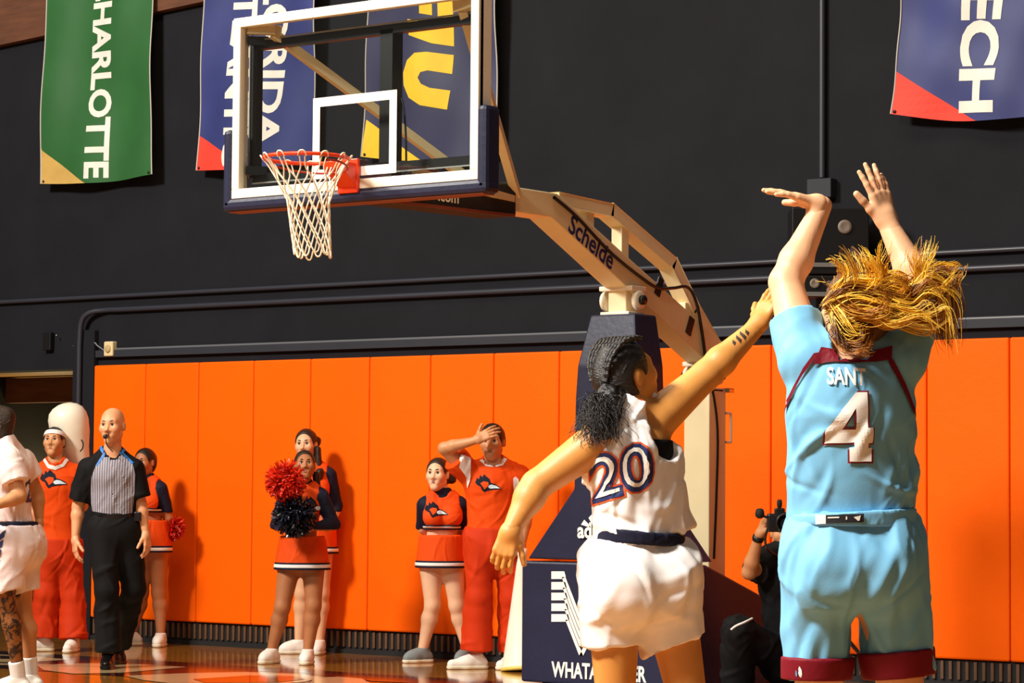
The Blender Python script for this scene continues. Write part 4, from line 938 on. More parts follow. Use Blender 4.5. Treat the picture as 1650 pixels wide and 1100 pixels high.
# ================================================================== defender in white, number 20
def defender():
    D = 9.23; sk = skin('tan', (206, 140, 66))
    J = dict(head=(1011, 604, .03), neck=(1012, 668, 0), shA=(968, 708, -.06), shB=(1062, 672, .06), elA=(864, 782, -.10), wrA=(824, 852, -.17), elB=(1138, 604, .14), wrB=(1221, 525, .22),
             hipA=(988, 925, -.03), hipB=(1068, 922, .05), knA=(992, 1135, .0), anA=(1000, 1320, .1), knB=(1110, 1135, .02), anB=(1150, 1310, .15))
    p = Person('basketball player in white number 20 jersey reaching up to block', D, J, -1, sk, vox=.008, hvox=.0042, g=1.0, tw=1.0, hips=1.13, legw=1.12, armw=1.2, face=nrm(vec(.82, .38, .5)), hs=1.0, bust=.9)
    p.hand('A', vec(-.30, -.92, -.1), vec(.15, -.1, 1), vec(1, -.1, 0), (.55, .6, .65, .6), .06, 1.0, thumb=(.85, .4))
    p.hand('B', vec(.42, .88, .2), vec(.5, -.2, .6), vec(-.6, .5, .2), (.2, .2, .2, .25), .06, 1.0)
    p.build(); b = p.base
    low = PD(1030, 868, D)
    tp = p.torso(.02) + [cone(PD(1030, 740, D), PD(1040, 855, D), .145, .155, .05, (p.F, .72)), cone(PD(1060, 800, D + .05), PD(1085, 862, D + .08), .085, .085, .05)]
    arA = cone(PD(938, 712, D - .07), PD(972, 700, D - .05), .085, .052, .01); arB = cone(PD(1080, 640, D - .03), PD(1082, 700, D - .04), .085, .088, .01); arB2 = cone(PD(1100, 690, D + .1), PD(1100, 700, D - .05), .06, .06, .01)
    nk = cone(PD(1024, 648, D - .0), PD(1028, 606, D), .058, .085, .01)
    jer = p.garment('jersey', tp, C_white, .0068, [arA, arB, nk, arB2], [(PD(1044, 868, D), nrm(vec(.26, -1, 0)))], .010, .11, 4, [(.5, .3, 1), (-.9, .1, .7), (.3, .2, 1), (1, 0, .3)], nf=100, label='white sleeveless jersey with number 20')
    bv = bvh_of(jer); s_ = FPX / D
    p.garment('sports_bra', [grown(q, .008) for q in p.torso(0, False)[2:4]], C_black, .007, (), [(PD(1060, 758, D), -UZ), (PD(1060, 708, D), UZ)])
    ex = nrm(vec(.93, .27, 0)); ey = nrm(vec(-.13, 1, 0)); vd = nrm(vec(.1, 0, 1)); c = PD(1004, 761, D)
    for (mm, bo, off) in ((M_orangep, .075, .003), (M_navyp, .045, .0045), (M_white, -.012, .007)):
        g = shape2d(text='20', bold=bo); vs = g[0]; n0 = shape2d(text='20', bold=.045)[0]; lo, hi = n0.min(0), n0.max(0)
        vs = (vs - (lo + hi) / 2) / (hi - lo) * V([104 / s_, 76 / s_])
        if mm is M_white: vs = vs * V([.985, .95]) + V([.0, .002])
        decal('number', (vs, g[1]), c, ex, ey, mm, jer, bv, off, .009, vd, b)
    cl = PD(1022, 652, D - .02)
    tube('collar_trim', smoothpath([PD(1004, 648, D - .04), PD(1018, 650, D - .062), PD(1034, 649, D - .05)], 9), .006, M_navyp, jer, 6)
    tube('collar_trim', smoothpath([PD(1006, 644, D - .04), PD(1020, 646, D - .06), PD(1036, 645, D - .045)], 9), .004, M_orangep, jer, 6)
    # shorts
    lgA = cone(PD(990, 915, D - .03), PD(984, 1040, D), .125, .105, .04, clips=[(PD(985, 1040, D), nrm(vec(.06, -1, 0)))])
    lgB = cone(PD(1066, 915, D + .05), PD(1086, 1045, D + .04), .130, .112, .04, clips=[(PD(1084, 1042, D), nrm(vec(.42, -1, 0)))])
    sh = [cone(PD(1022, 885, D), PD(1026, 930, D), .150, .172, .05, (p.F, .8)), lgA, lgB] + p.torso(.02, False)[4:6]
    top = (PD(1030, 868, D), nrm(vec(.0, 1, 0)))
    shorts = p.garment('shorts', sh, C_white, .0068, (), [top], .008, .12, 9, [(.8, .2, .6), (-.6, .1, .9)], label='white shorts with navy waistband')
    p.garment('waistband', [cone(PD(1030, 850, D), PD(1030, 900, D), .163, .165, .02, (p.F, .86))], C_navy, .0068, (), [(PD(1060, 858, D), nrm(vec(.1, 1, 0))), (PD(1060, 878, D), -nrm(vec(.05, 1, 0)))], .002, .03, 3, parent=shorts)
    for q in 'AB':
        A = p.J['an' + q]; p.shoe(q, nrm(vec(.5, 0, 1)), C_shoe, C_navy, z=A[2] - .09)
    # tattoo marks on the forearm
    fb = bvh_of(p.obj); dirf = nrm(p.J['wrB'] - p.J['elB']); nf = np.cross(dirf, FH)
    for k, (px, py, w_) in enumerate(((1182, 552, .02), (1190, 546, .03), (1197, 540, .034), (1204, 535, .022))):
        decal('tattoo', shape2d([[(-.006, -w_ / 2), (.007, -w_ / 2 + .006), (.005, w_ / 2), (-.005, w_ / 2 - .008)]]), PD(px, py, D + .15), dirf, nrm(nf) , mat('tattoo_ink', srgb(56, 40, 30), .6), p.obj, fb, .0015, .008, FH, b)
    # hair
    p.haircap(H_blk, .012, .018, None, [cone(p.hc - p.face * .07 + p.hu * .0, p.hc - p.face * .05 - p.hu * .06, .06, .05, .03)], fold=.003)
    rs = np.random.default_rng(5); paths, rads = [], []
    c, r, u, f = p.hc, p.hr, p.hu, p.face
    for k in range(9):     # braided rows across the crown
        a = (k - 4) * .017
        P = [c + r * a * 1.1 + f * .050 + u * .113, c + r * a * 1.3 + f * .02 + u * .127, c + r * a * 1.2 - f * .03 + u * .128, c + r * a - f * .09 + u * .085, c + r * a * .7 - f * .118 + u * .02]
        P = smoothpath(P, 40); t = np.linspace(0, 1, 40); paths.append(P); rads.append(.0075 + .0022 * np.sin(t * 70))
    v, f_ = tubes(paths, rads, 6); raw('hair_braids', v, f_, H_blk, p.obj, smooth=True)
    paths, rads = [], []; root = PD(985, 640, D - .06)
    for k in range(420):
        e = PD(rs.normal(966, 19), rs.uniform(672, 722), D - .14 + rs.normal(0, .05)); o = rs.normal(0, .018, 3)
        mid = (root + e) / 2 + V([0, 0, .015]) - RH * rs.uniform(0, .035) + rs.normal(0, .022, 3); P = smoothpath([root + o * .8, root + o * 1.2 - UZ * .02 - RH * .01, mid, e], 26); t = np.linspace(0, 1, 26); ph = rs.random() * 6; fr = rs.uniform(18, 34)
        P = P + (CR * np.cos(t * fr + ph)[:, None] + CU * .5 * np.sin(t * fr + ph)[:, None] + FH * np.sin(t * fr + ph)[:, None]) * (.0075 * t[:, None]); paths.append(P); rads.append(.0021 * (1 - t * .6))
    v, f_ = tubes(paths, rads, 5); raw('ponytail', v, f_, H_blk, p.obj, smooth=True)
    p.garment('ponytail_core', [cone(root, PD(972, 688, D - .12), .05, .045, .02)], H_blk, .007, fold=.006, wl=.03)
    p.eyes(H_blk, LIPN)
defender()

# ================================================================== referee
M_ref = mat('grey_striped_knit', srgb(168, 164, 176), .7)
def stripes(m, scale, dark, axis=(1, 0, 0)):
    nt = m.node_tree; n = nt.nodes; L = nt.links; b = n['Principled BSDF']; tc = n.new('ShaderNodeTexCoord'); d = n.new('ShaderNodeVectorMath'); d.operation = 'DOT_PRODUCT'; d.inputs[1].default_value = axis
    L.new(tc.outputs['Object'], d.inputs[0]); mu = n.new('ShaderNodeMath'); mu.operation = 'MULTIPLY'; mu.inputs[1].default_value = scale; L.new(d.outputs['Value'], mu.inputs[0])
    si = n.new('ShaderNodeMath'); si.operation = 'SINE'; L.new(mu.outputs[0], si.inputs[0]); r = n.new('ShaderNodeValToRGB'); r.color_ramp.elements[0].position = .25; r.color_ramp.elements[1].position = .45
    r.color_ramp.elements[0].color = dark; r.color_ramp.elements[1].color = b.inputs['Base Color'].default_value; a = n.new('ShaderNodeMath'); a.operation = 'MULTIPLY_ADD'; a.inputs[1].default_value = .5; a.inputs[2].default_value = .5
    L.new(si.outputs[0], a.inputs[0]); L.new(a.outputs[0], r.inputs[0]); L.new(r.outputs[0], b.inputs['Base Color'])
stripes(M_ref, 2 * math.pi / .018, srgb(96, 94, 108), tuple(RH))
def put(p, nm, pts, m, par, bv, off=.004, step=.02):
    c = PD(*pts[0], p.D); xy = [((PD(*z, p.D) - c) @ RH, (PD(*z, p.D) - c) @ UZ) for z in pts]
    return decal(nm, shape2d([xy]), c, RH, UZ, m, par, bv, off, step, FH, p.base)
def referee():
    D = 19.9
    J = dict(head=(181, 686, -.02), neck=(181, 734, 0), shA=(145, 757, -.02), shB=(213, 757, .02), elA=(126, 815, 0), wrA=(121, 868, -.06), elB=(226, 810, .02), wrB=(235, 860, -.02),
             hipA=(167, 852, -.02), hipB=(203, 852, .02), knA=(172, 950, -.10), anA=(175, 1052, -.08), knB=(216, 948, .05), anB=(190, 1036, .42))
    p = Person('bald referee in black and grey striped shirt and black trousers', D, J, 1, skin('ruddy', (226, 160, 116)), g=1.04, tw=1.12, face=nrm(vec(-.22, .0, -1)), hs=1.13, hvox=.005)
    p.hand('A', vec(.05, -1, -.1), vec(.8, 0, .4), vec(.3, 0, -1), (.35, .4, .45, .5), .05, 1.05)
    p.hand('B', vec(.18, -1, -.1), vec(-.8, 0, .4), vec(-.4, 0, -1), (.4, .45, .5, .5), .05, 1.05)
    p.build()
    waist = PD(185, 832, D)
    sh = p.torso(.02) + p.arm('A', .03, 0, .86, .012) + p.arm('B', .03, 0, .86, .012)
    nk = cone(PD(181, 730, D - .03), PD(181, 700, D - .01), .062, .085, .01)
    shirt = p.garment('shirt', sh, C_black, .008, [nk], [(waist, -UZ)], .006, .12, 3, [(.5, 0, 1), (-.4, 0, 1)], label='black raglan referee shirt')
    bv = bvh_of(shirt)
    put(p, 'front_panel', [(170, 729), (182, 735), (196, 731), (216, 748), (220, 765), (219, 792), (216, 812), (214, 826), (196, 829), (170, 826), (152, 823), (149, 795), (152, 768), (158, 750)], M_ref, shirt, bv, .004)
    M_bl = mat('blue_piping', srgb(40, 120, 210), .6)
    put(p, 'piping', [(176, 729), (172, 728), (158, 750), (161, 751)], M_bl, shirt, bv, .006); put(p, 'piping', [(196, 729), (200, 730), (217, 746), (214, 748)], M_bl, shirt, bv, .006)
    put(p, 'collar', [(165, 719), (170, 727), (183, 733), (197, 727), (202, 719), (205, 722), (199, 731), (183, 737), (168, 731), (161, 722)], M_bl, shirt, bv, .005, .012)
    tr = p.torso(.03, False)[:1] + p.torso(.02, False)[4:6] + [cone(PD(185, 835, D), PD(185, 860, D), .155, .165, .04, (p.F, .78))] + p.leg('A', .028, 1.97, .035) + p.leg('B', .028, 1.97, .035)
    p.garment('trousers', tr, C_black, .009, (), [(PD(185, 829, D), UZ)], .008, .14, 4, [(.3, 0, 1), (1, 0, .3)])
    bl = p.garment('belt', [cone(PD(185, 824, D), PD(185, 846, D), .163, k=.02, flat=(p.F, .80))], M_blk, .008, (), [(PD(185, 826, D), UZ), (PD(185, 836, D), -UZ)])
    box('belt_pack', PD(222, 832, D - .05), (.05, .04, .07), M_blk, bl, ax=[RH, FH, UZ], bevel=.008)
    p.shoe('A', vec(.05, 0, -1), C_bshoe, C_bshoe, .3, 0); p.shoe('B', vec(-.4, 0, -1), C_bshoe, C_bshoe, .3, 0)
    M_st = mat('grey_stubble', srgb(120, 92, 76), .6); p.eyes(M_st, LIPN, gaze=nrm(vec(-.25, 0, -1)))
    at = lambda x, y, z: p.hc + (p.hr * x + p.hu * y + p.face * z) * p.hs
    wl = empty('whistle', at(0, -.066, .11), 'black whistle held in the mouth of the bald referee', 'whistle')
    bar('mouthpiece', at(0, -.062, .085), at(0, -.064, .118), .022, .012, M_blk, wl); lathe('barrel', [(.012, -.013), (.016, -.011), (.016, .011), (.012, .013)], at(0, -.072, .125), M_blk, wl, axis=p.hr, seg=14)
    tube('lanyard', smoothpath([at(0, -.08, .122), at(0, -.13, .09), PD(182, 728, D - .14)], 12), .004, M_blk, wl, 6)
referee()

# ================================================================== spirit squad
def tee(p, waist, t1, clips=(), nk=None, mt=C_org, trim=True, seed=5, sleeves=('A', 'B'), g=.022):
    sh = p.torso(g)
    for q, t in zip(sleeves, t1): sh += p.arm(q, .03, 0, t, .015)
    shirt = p.garment('shirt', sh, mt, .008, [nk] if nk else [], [(waist, -UZ)] + list(clips), .006, .13, seed, [(.6, 0, 1), (-.5, 0, 1), (1, 0, .2)])
    return shirt
def trousers(p, waist, t=1.97, seed=6, m=C_red, fl=.05):
    tr = p.torso(.028, False)[:1] + p.torso(.02, False)[4:6] + [cone(waist - UZ * .04, waist - UZ * .12, .155 * p.tw, .165 * p.tw, .04, (p.F, .78))] + p.leg('A', .03, t, fl, .012) + p.leg('B', .03, t, fl, .012)
    return p.garment('trousers', tr, m, .009, (), [(waist, UZ)], .009, .13, seed, [(.4, 0, 1), (1, 0, .5), (-1, 0, .5)])
def headband_man():
    D = 21.9
    J = dict(head=(87, 712, 0), neck=(90, 750, 0), shA=(63, 766, 0), shB=(120, 766, .05), elA=(53, 815, .02), wrA=(56, 862, -.02), elB=(133, 815, .1), wrB=(134, 775, -.02),
             hipA=(78, 878, 0), hipB=(108, 878, .03), knA=(74, 958, -.05), anA=(70, 1027, -.04), knB=(117, 962, 0), anB=(118, 1031, -.06))
    p = Person('man in orange shirt and white headband standing by the doorway', D, J, 1, skin('olive', (202, 142, 96)), 'spirit squad along the wall', g=1.02, tw=1.1, face=nrm(vec(-.12, .18, -1)), hs=1.02, hvox=.005)
    p.hand('A', vec(0, -1, -.1), vec(.9, 0, .3), vec(0, 0, -1), (.5, .5, .5, .5), .04, 1.05); p.hand('B', vec(.1, 1, .0), vec(.2, 0, 1), vec(-1, 0, 0), (.6, .6, .6, .6), .04, 1.05)
    p.build(); w_ = PD(92, 868, D)
    nk = cone(PD(89, 741, D - .02), PD(88, 718, D), .062, .08, .01)
    sh = tee(p, PD(92, 872, D), (.8, .8), nk=nk)
    put(p, 'collar', [(70, 740), (75, 739), (82, 748), (92, 751), (102, 747), (106, 738), (111, 740), (105, 751), (92, 757), (80, 754)], C_wht2, sh, bvh_of(sh), .005, .012)
    p.emblem(sh, PD(90, 773, D), 44 / FPX * D, nrm(vec(1, -.03, 0)), UZ, FH)
    trousers(p, w_); p.shoe('A', vec(-1, 0, -.35), C_shoe, C_sole, .3); p.shoe('B', vec(-.1, 0, -1), C_shoe, C_sole, .3)
    p.haircap(H_dk, .008, .012, -.03); p.eyes(H_dk, LIPN)
    at = lambda x, y, z: p.hc + (p.hr * x + p.hu * y + p.face * z) * p.hs
    hb = ell(at(0, .03, -.012), [p.hr, p.hu, p.face], tuple(q * p.hs for q in (.088, .101, .110)))
    p.garment('headband', [hb], C_wht2, .005, (), [(at(0, .092, .08), p.hu - p.face * .12), (at(0, .05, .08), -p.hu + p.face * .12)])
    # megaphone carried on his shoulder, mouth up
    a, b = PD(140, 800, D + .22), PD(113, 690, D + .22); ax = nrm(b - a); L = np.linalg.norm(b - a)
    mg = empty('megaphone', a, 'white megaphone held upright behind the shoulder of the headband man', 'megaphone', 'white megaphones')
    lathe('horn', [(.04, 0), (.055, .08), (.115, .4), (.15, .52), (.165, .62), (.16, .68), (.14, .73), (.1, .765), (.05, .785), (.01, .79)], a, M_creamw, mg, axis=ax, seg=32)
    hk = [PD(131, 708, D - .06), PD(134, 714, D - .06), PD(133, 722, D - .055), PD(129, 727, D - .05)]; tube('print_mark', smoothpath(hk, 10), .006, M_blackp, mg, 6)
headband_man()

def cheer(label, D, J, hems, skc, hair, face, hs=.98, hemr=.19, topr=.145, emb=None, skirt=(0, 0, 0), pony=None, lip=LIPS, smile=0, teeth=False, shoes=C_shoe, toes=None, armlen=2, ears=True, crop=None, bun=None, g=.92, hands=True, seed=2, tw=.9, dirn=1):
    p = Person(label, D, J, 1, skc, 'spirit squad along the wall', g=g, tw=tw, bust=1.0, hips=1.08, legw=1.12, face=face, hs=hs, hvox=.0048)
    if hands:
        for q in 'AB': p.hand(q, nrm(p.J['wr' + q] - p.J['el' + q]), -p.F, p.F + UZ * .2, (.6, .6, .6, .6), .03, .95)
    p.build()
    cropz, wz, hz = [PD(skirt[0], y, D) for y in hems]
    # navy long sleeved body
    und = p.torso(.008) + p.arm('A', .010, 0, 1.96) + p.arm('B', .010, 0, 1.96) + [cone(p.N - p.up * .02, p.N + (p.hc - p.N) * .42, .066 * g, .060 * g, .03)]
    nv = p.garment('undershirt', und, C_navy, .0075, (), [(cropz, -UZ), (p.N + (p.hc - p.N) * .40, p.up)], .003, .08, seed)
    tp = p.torso(.020)
    subs = []
    for q in 'AB':
        d = nrm(p.J['sh' + q] - p.N); subs.append(cone(p.J['sh' + q] + d * .06 + UZ * .06, p.J['sh' + q] + d * .05 - UZ * .16, .078, .070, .01))
    nk = p.N + p.F * .06
    subs += [cone(p.N + UZ * .02, p.N + UZ * .12, .075, .10, .01), cone(p.N + p.F * .12 + UZ * .04, p.N + p.F * .15 - UZ * .085, .07, .006, .008)]
    top = p.garment('crop_top', tp, C_org2, .0075, subs, [(cropz, -UZ)], .003, .08, seed + 1, label='orange cropped cheer top')
    for k, (a, b, m, gg) in enumerate(((-.001, .012, C_navy, .008), (.012, .026, C_wht2, .0095), (.026, .036, C_navy, .008))):
        band(p, tp, 'hem_stripe', m, (cropz + UZ * a, UZ), (cropz + UZ * b, UZ), gg, top, .005)
    if emb: p.emblem(top, PD(emb[0], emb[1], D), emb[2] / FPX * D, nrm(vec(1, -.05, 0)), UZ, FH)
    sk = [cone(wz + UZ * .02, hz - UZ * .03, topr, hemr, .03, (p.HF, .92))]
    skt = p.garment('skirt', sk, C_org2, .0075, (), [(wz, UZ), (hz, -UZ)], .004, .09, seed + 2, [(.2, 0, 1)], label='orange cheer skirt with white hem stripe')
    for (a, b, m, gg) in ((-.001, .014, C_navy, .010), (.014, .040, C_wht2, .0115), (.040, .054, C_navy, .010)): band(p, sk, 'hem_stripe', m, (hz + UZ * a, UZ), (hz + UZ * b, UZ), gg, skt, .0055)
    p.shoe('A', toes[0], shoes, C_sole, .25, ank=.043); p.shoe('B', toes[1], shoes, C_sole, .25, ank=.043)
    at = lambda x, y, z: p.hc + (p.hr * x + p.hu * y + p.face * z) * p.hs
    ex = [cone(at(0, .0, -.09), at(0, -.04, -.08), .04, .035, .03)]
    if bun is not None: b = PD(bun[0], bun[1], D + .05); ex += [cone(b, b + UZ * .01, .036, k=.01)]
    p.haircap(hair, .010, .006, None, ex)
    if pony: p.garment('ponytail', [cone(PD(*a, D + dd), PD(*b, D + dd), r0, r1, .02) for (a, b, r0, r1, dd) in pony], hair, .006, (), (), .004, .06, 7, [(0, 0, 1)])
    p.eyes(hair, lip, smile, teeth=teeth)
    return p
SKW = skin('light', (224, 174, 134)); SKB = skin('brown', (176, 112, 70)); SKT = skin('warm', (214, 158, 112)); SKF = skin('pale', (228, 184, 148))
# girl beside the referee
cheer('cheerleader with dark tied hair standing between the referee and the pads', 22.7, dict(head=(233, 745, 0), neck=(236, 774, .02), shA=(213, 790, .06), shB=(258, 788, -.04), elA=(205, 835, .08), wrA=(226, 862, .16), elB=(272, 836, .0), wrB=(270, 866, .12),
      hipA=(229, 878, .02), hipB=(254, 878, -.02), knA=(228, 955, .04), anA=(213, 1018, .06), knB=(256, 955, 0), anB=(259, 1020, -.05)), (825, 838, 889), SKB, H_blk, nrm(vec(-.5, 0, -1)), 0.98, .178, .152, (222, 803, 34), (243,), toes=(vec(-1, 0, -.2), vec(-.1, 0, -1)), bun=(246, 740))
# girl with the pom-poms
cheer('smiling cheerleader with dark hair clutching two pom-poms', 20.6, dict(head=(491, 750, -.04), neck=(488, 785, 0), shA=(461, 800, .03), shB=(517, 800, -.02), elA=(446, 846, -.12), wrA=(470, 822, -.30), elB=(538, 845, -.10), wrB=(500, 850, -.26),
      hipA=(468, 900, 0), hipB=(505, 900, 0), knA=(455, 978, -.06), anA=(438, 1046, -.02), knB=(505, 975, -.06), anB=(496, 1051, -.08)), (852, 864, 917), SKB, H_brn, nrm(vec(.12, .22, -1)), .96, .215, .168, (508, 815, 40), (487,), toes=(vec(-.5, 0, -1), vec(-.1, 0, -1)), smile=1, teeth=True, lip=LIPS,
      pony=[((509, 765), (513, 800), .022, .02, .03)])
# girl behind her
cheer('taller cheerleader with long ponytail standing behind the pom-pom cheerleader', 21.78, dict(head=(493, 717, 0), neck=(500, 750, .02), shA=(476, 768, 0), shB=(530, 766, .0), elA=(472, 818, .05), wrA=(488, 850, .12), elB=(542, 815, .02), wrB=(532, 850, -.04),
      hipA=(492, 868, 0), hipB=(520, 868, 0), knA=(487, 955, 0), anA=(482, 1028, 0), knB=(519, 955, 0), anB=(515, 1031, 0)), (824, 838, 891), SKW, H_brn, nrm(vec(-.2, .05, -1)), 1.06, .187, .162, None, (507,), toes=(vec(-1, 0, -.2), vec(-.1, 0, -1)), bun=(510, 712),
      pony=[((511, 725), (515, 760), .028, .03, -.02), ((515, 760), (512, 800), .03, .012, -.10)])
# girl with her hands behind her back
cheer('cheerleader with hair in a bun holding her hands behind her back', 20.85, dict(head=(705, 764, 0), neck=(713, 799, .02), shA=(685, 814, .0), shB=(741, 814, .02), elA=(681, 850, .10), wrA=(704, 872, .20), elB=(748, 852, .10), wrB=(735, 880, .20),
      hipA=(694, 900, 0), hipB=(728, 900, 0), knA=(697, 975, -.04), anA=(681, 1046, -.05), knB=(736, 975, -.02), anB=(752, 1044, .0)), (853, 862, 914), SKF, H_brn, nrm(vec(-.32, .05, -1)), 1.04, .192, .168, (704, 822, 38), (710,), toes=(vec(-1, 0, -.55), vec(-.5, 0, -1)), bun=(728, 772), lip=LIPD, shoes=C_gshoe, g=.94)

# pom-poms
def pom(label, c, R, cols, seed, n=1500, spark=0):
    rs = np.random.default_rng(seed); vs, fs, mi = [], [], []
    root = empty('pom_pom', c, label, 'pom-pom', 'cheer pom-poms')
    for gi, m in enumerate(cols):
        vs, fs = [], []
        for k in range(n // len(cols)):
            d = nrm(rs.normal(size=3)); s_ = nrm(np.cross(d, rs.normal(size=3))); st = c + d * R * rs.uniform(.1, .6); e_ = nrm(d + rs.normal(size=3) * .75); L = R * rs.uniform(.35, .6); w_ = R * rs.uniform(.035, .075); bend = rs.normal(size=3) * .22 * R; i0 = len(vs)
            for t in (0, .4, .75, 1.0):
                p = st + e_ * L * t + bend * t * t + (UZ * -.12 * R) * t * t; p = c + (p - c) * min(1, R * 1.08 / max(1e-6, np.linalg.norm(p - c))); ww = w_ * (1 if t < .9 else .7); s2 = nrm(s_ + e_ * .5 * math.sin(6 * t + k)); vs += [p - s2 * ww, p + s2 * ww]
            for j in range(3): fs.append([i0 + 2 * j, i0 + 2 * j + 1, i0 + 2 * j + 3, i0 + 2 * j + 2])
        raw('streamers', vs, fs, m, root)
    lathe('grip', [(.012, -.05), (.012, .05)], c, M_blk, root, seg=10); return root
M_pr = mat('pom_red', srgb(232, 50, 22), .3); M_pr2 = mat('pom_dark_red', srgb(190, 30, 20), .3); M_pb = mat('pom_black', srgb(18, 18, 26), .25); M_ps = mat('pom_navy', srgb(40, 44, 66), .15)
pom('fluffy red pom-pom held up beside the smiling cheerleader', PD(461, 774, 20.25), 33 / FPX * 20.25, [M_pr, M_pr, M_pr2], 1)
pom('black pom-pom held at the waist of the smiling cheerleader', PD(474, 830, 20.25), 35 / FPX * 20.25, [M_pb, M_pb, M_ps], 2)
pom('red pom-pom tucked behind the back of the cheerleader near the referee', PD(279, 850, 22.72), 20 / FPX * 22.7, [M_pr2, M_pr2, M_pr], 3)

def facepalm_man():
    D = 20.15
    J = dict(head=(793, 712, 0), neck=(795, 752, .03), shA=(760, 766, .02), shB=(836, 768, .04), elA=(716, 722, -.10), wrA=(768, 709, -.20), elB=(848, 830, .05), wrB=(841, 878, -.02),
             hipA=(774, 868, 0), hipB=(816, 868, .03), knA=(772, 962, -.04), anA=(768, 1050, -.04), knB=(824, 962, 0), anB=(828, 1050, .04))
    p = Person('man in orange shirt and trousers holding a hand to his forehead', D, J, 1, skin('olive', (202, 142, 96)), 'spirit squad along the wall', g=1.08, tw=1.2, face=nrm(vec(-.18, -.02, -1)), hs=1.1, hvox=.005)
    p.hand('A', nrm(vec(.75, .42, -.1)), nrm(vec(.2, -.4, 1)), vec(.3, 1, 0), (.28, .3, .3, .3), .1, 1.08, thumb=(.5, .1)); p.hand('B', vec(-.05, -1, -.1), vec(-.9, 0, .3), vec(0, 0, -1), (.7, .7, .7, .7), .03, 1.08)
    p.build(); w_ = PD(797, 850, D)
    nk = cone(PD(795, 739, D - .02), PD(793, 718, D), .068, .085, .01)
    sh = tee(p, PD(797, 858, D), (.62, .62), nk=nk, seed=8, g=.026)
    put(p, 'collar', [(773, 742), (778, 740), (786, 745), (796, 747), (807, 745), (812, 738), (817, 740), (810, 750), (796, 753), (783, 751)], C_wht2, sh, bvh_of(sh), .005, .012)
    p.emblem(sh, PD(787, 780, D), 42 / FPX * D, nrm(vec(1, -.06, 0)), UZ, FH)
    bv = bvh_of(sh)
    put(p, 'side_panel', [(744, 733), (758, 738), (758, 775), (755, 786), (752, 768), (740, 752)], C_wht2, sh, bv, .010, .008)
    put(p, 'side_panel', [(826, 771), (830, 768), (835, 772), (838, 786), (833, 803), (827, 800)], C_wht2, sh, bv, .010, .008)
    trousers(p, w_, seed=9); p.shoe('A', vec(-1, 0, -.3), C_shoe, C_sole, .31); p.shoe('B', vec(-.6, 0, -1), C_shoe, C_sole, .31)
    p.haircap(H_dk, .012, .002, -.03); p.eyes(H_dk, LIPN, brow=.0055)
    b = PD(845, 1060, D - .24) * V([1, 1, 0]); t = PD(841, 884, D - .06); ax = nrm(t - b); L = np.linalg.norm(t - b)
    mg = empty('megaphone', b, 'white megaphone standing mouth down beside the padded base', 'megaphone', 'white megaphones')
    lathe('horn', [(.165, .01), (.17, .012), (.168, .03), (.15, .12), (.035, L * .93), (.04, L * .95), (.04, L), (.03, L)], b, M_creamw, mg, axis=ax, seg=36); lathe('rim_band', [(.173, .0), (.175, .012), (.171, .024)], b, mat('yellow_rim', srgb(220, 196, 90), .5), mg, axis=ax, seg=36)
facepalm_man()

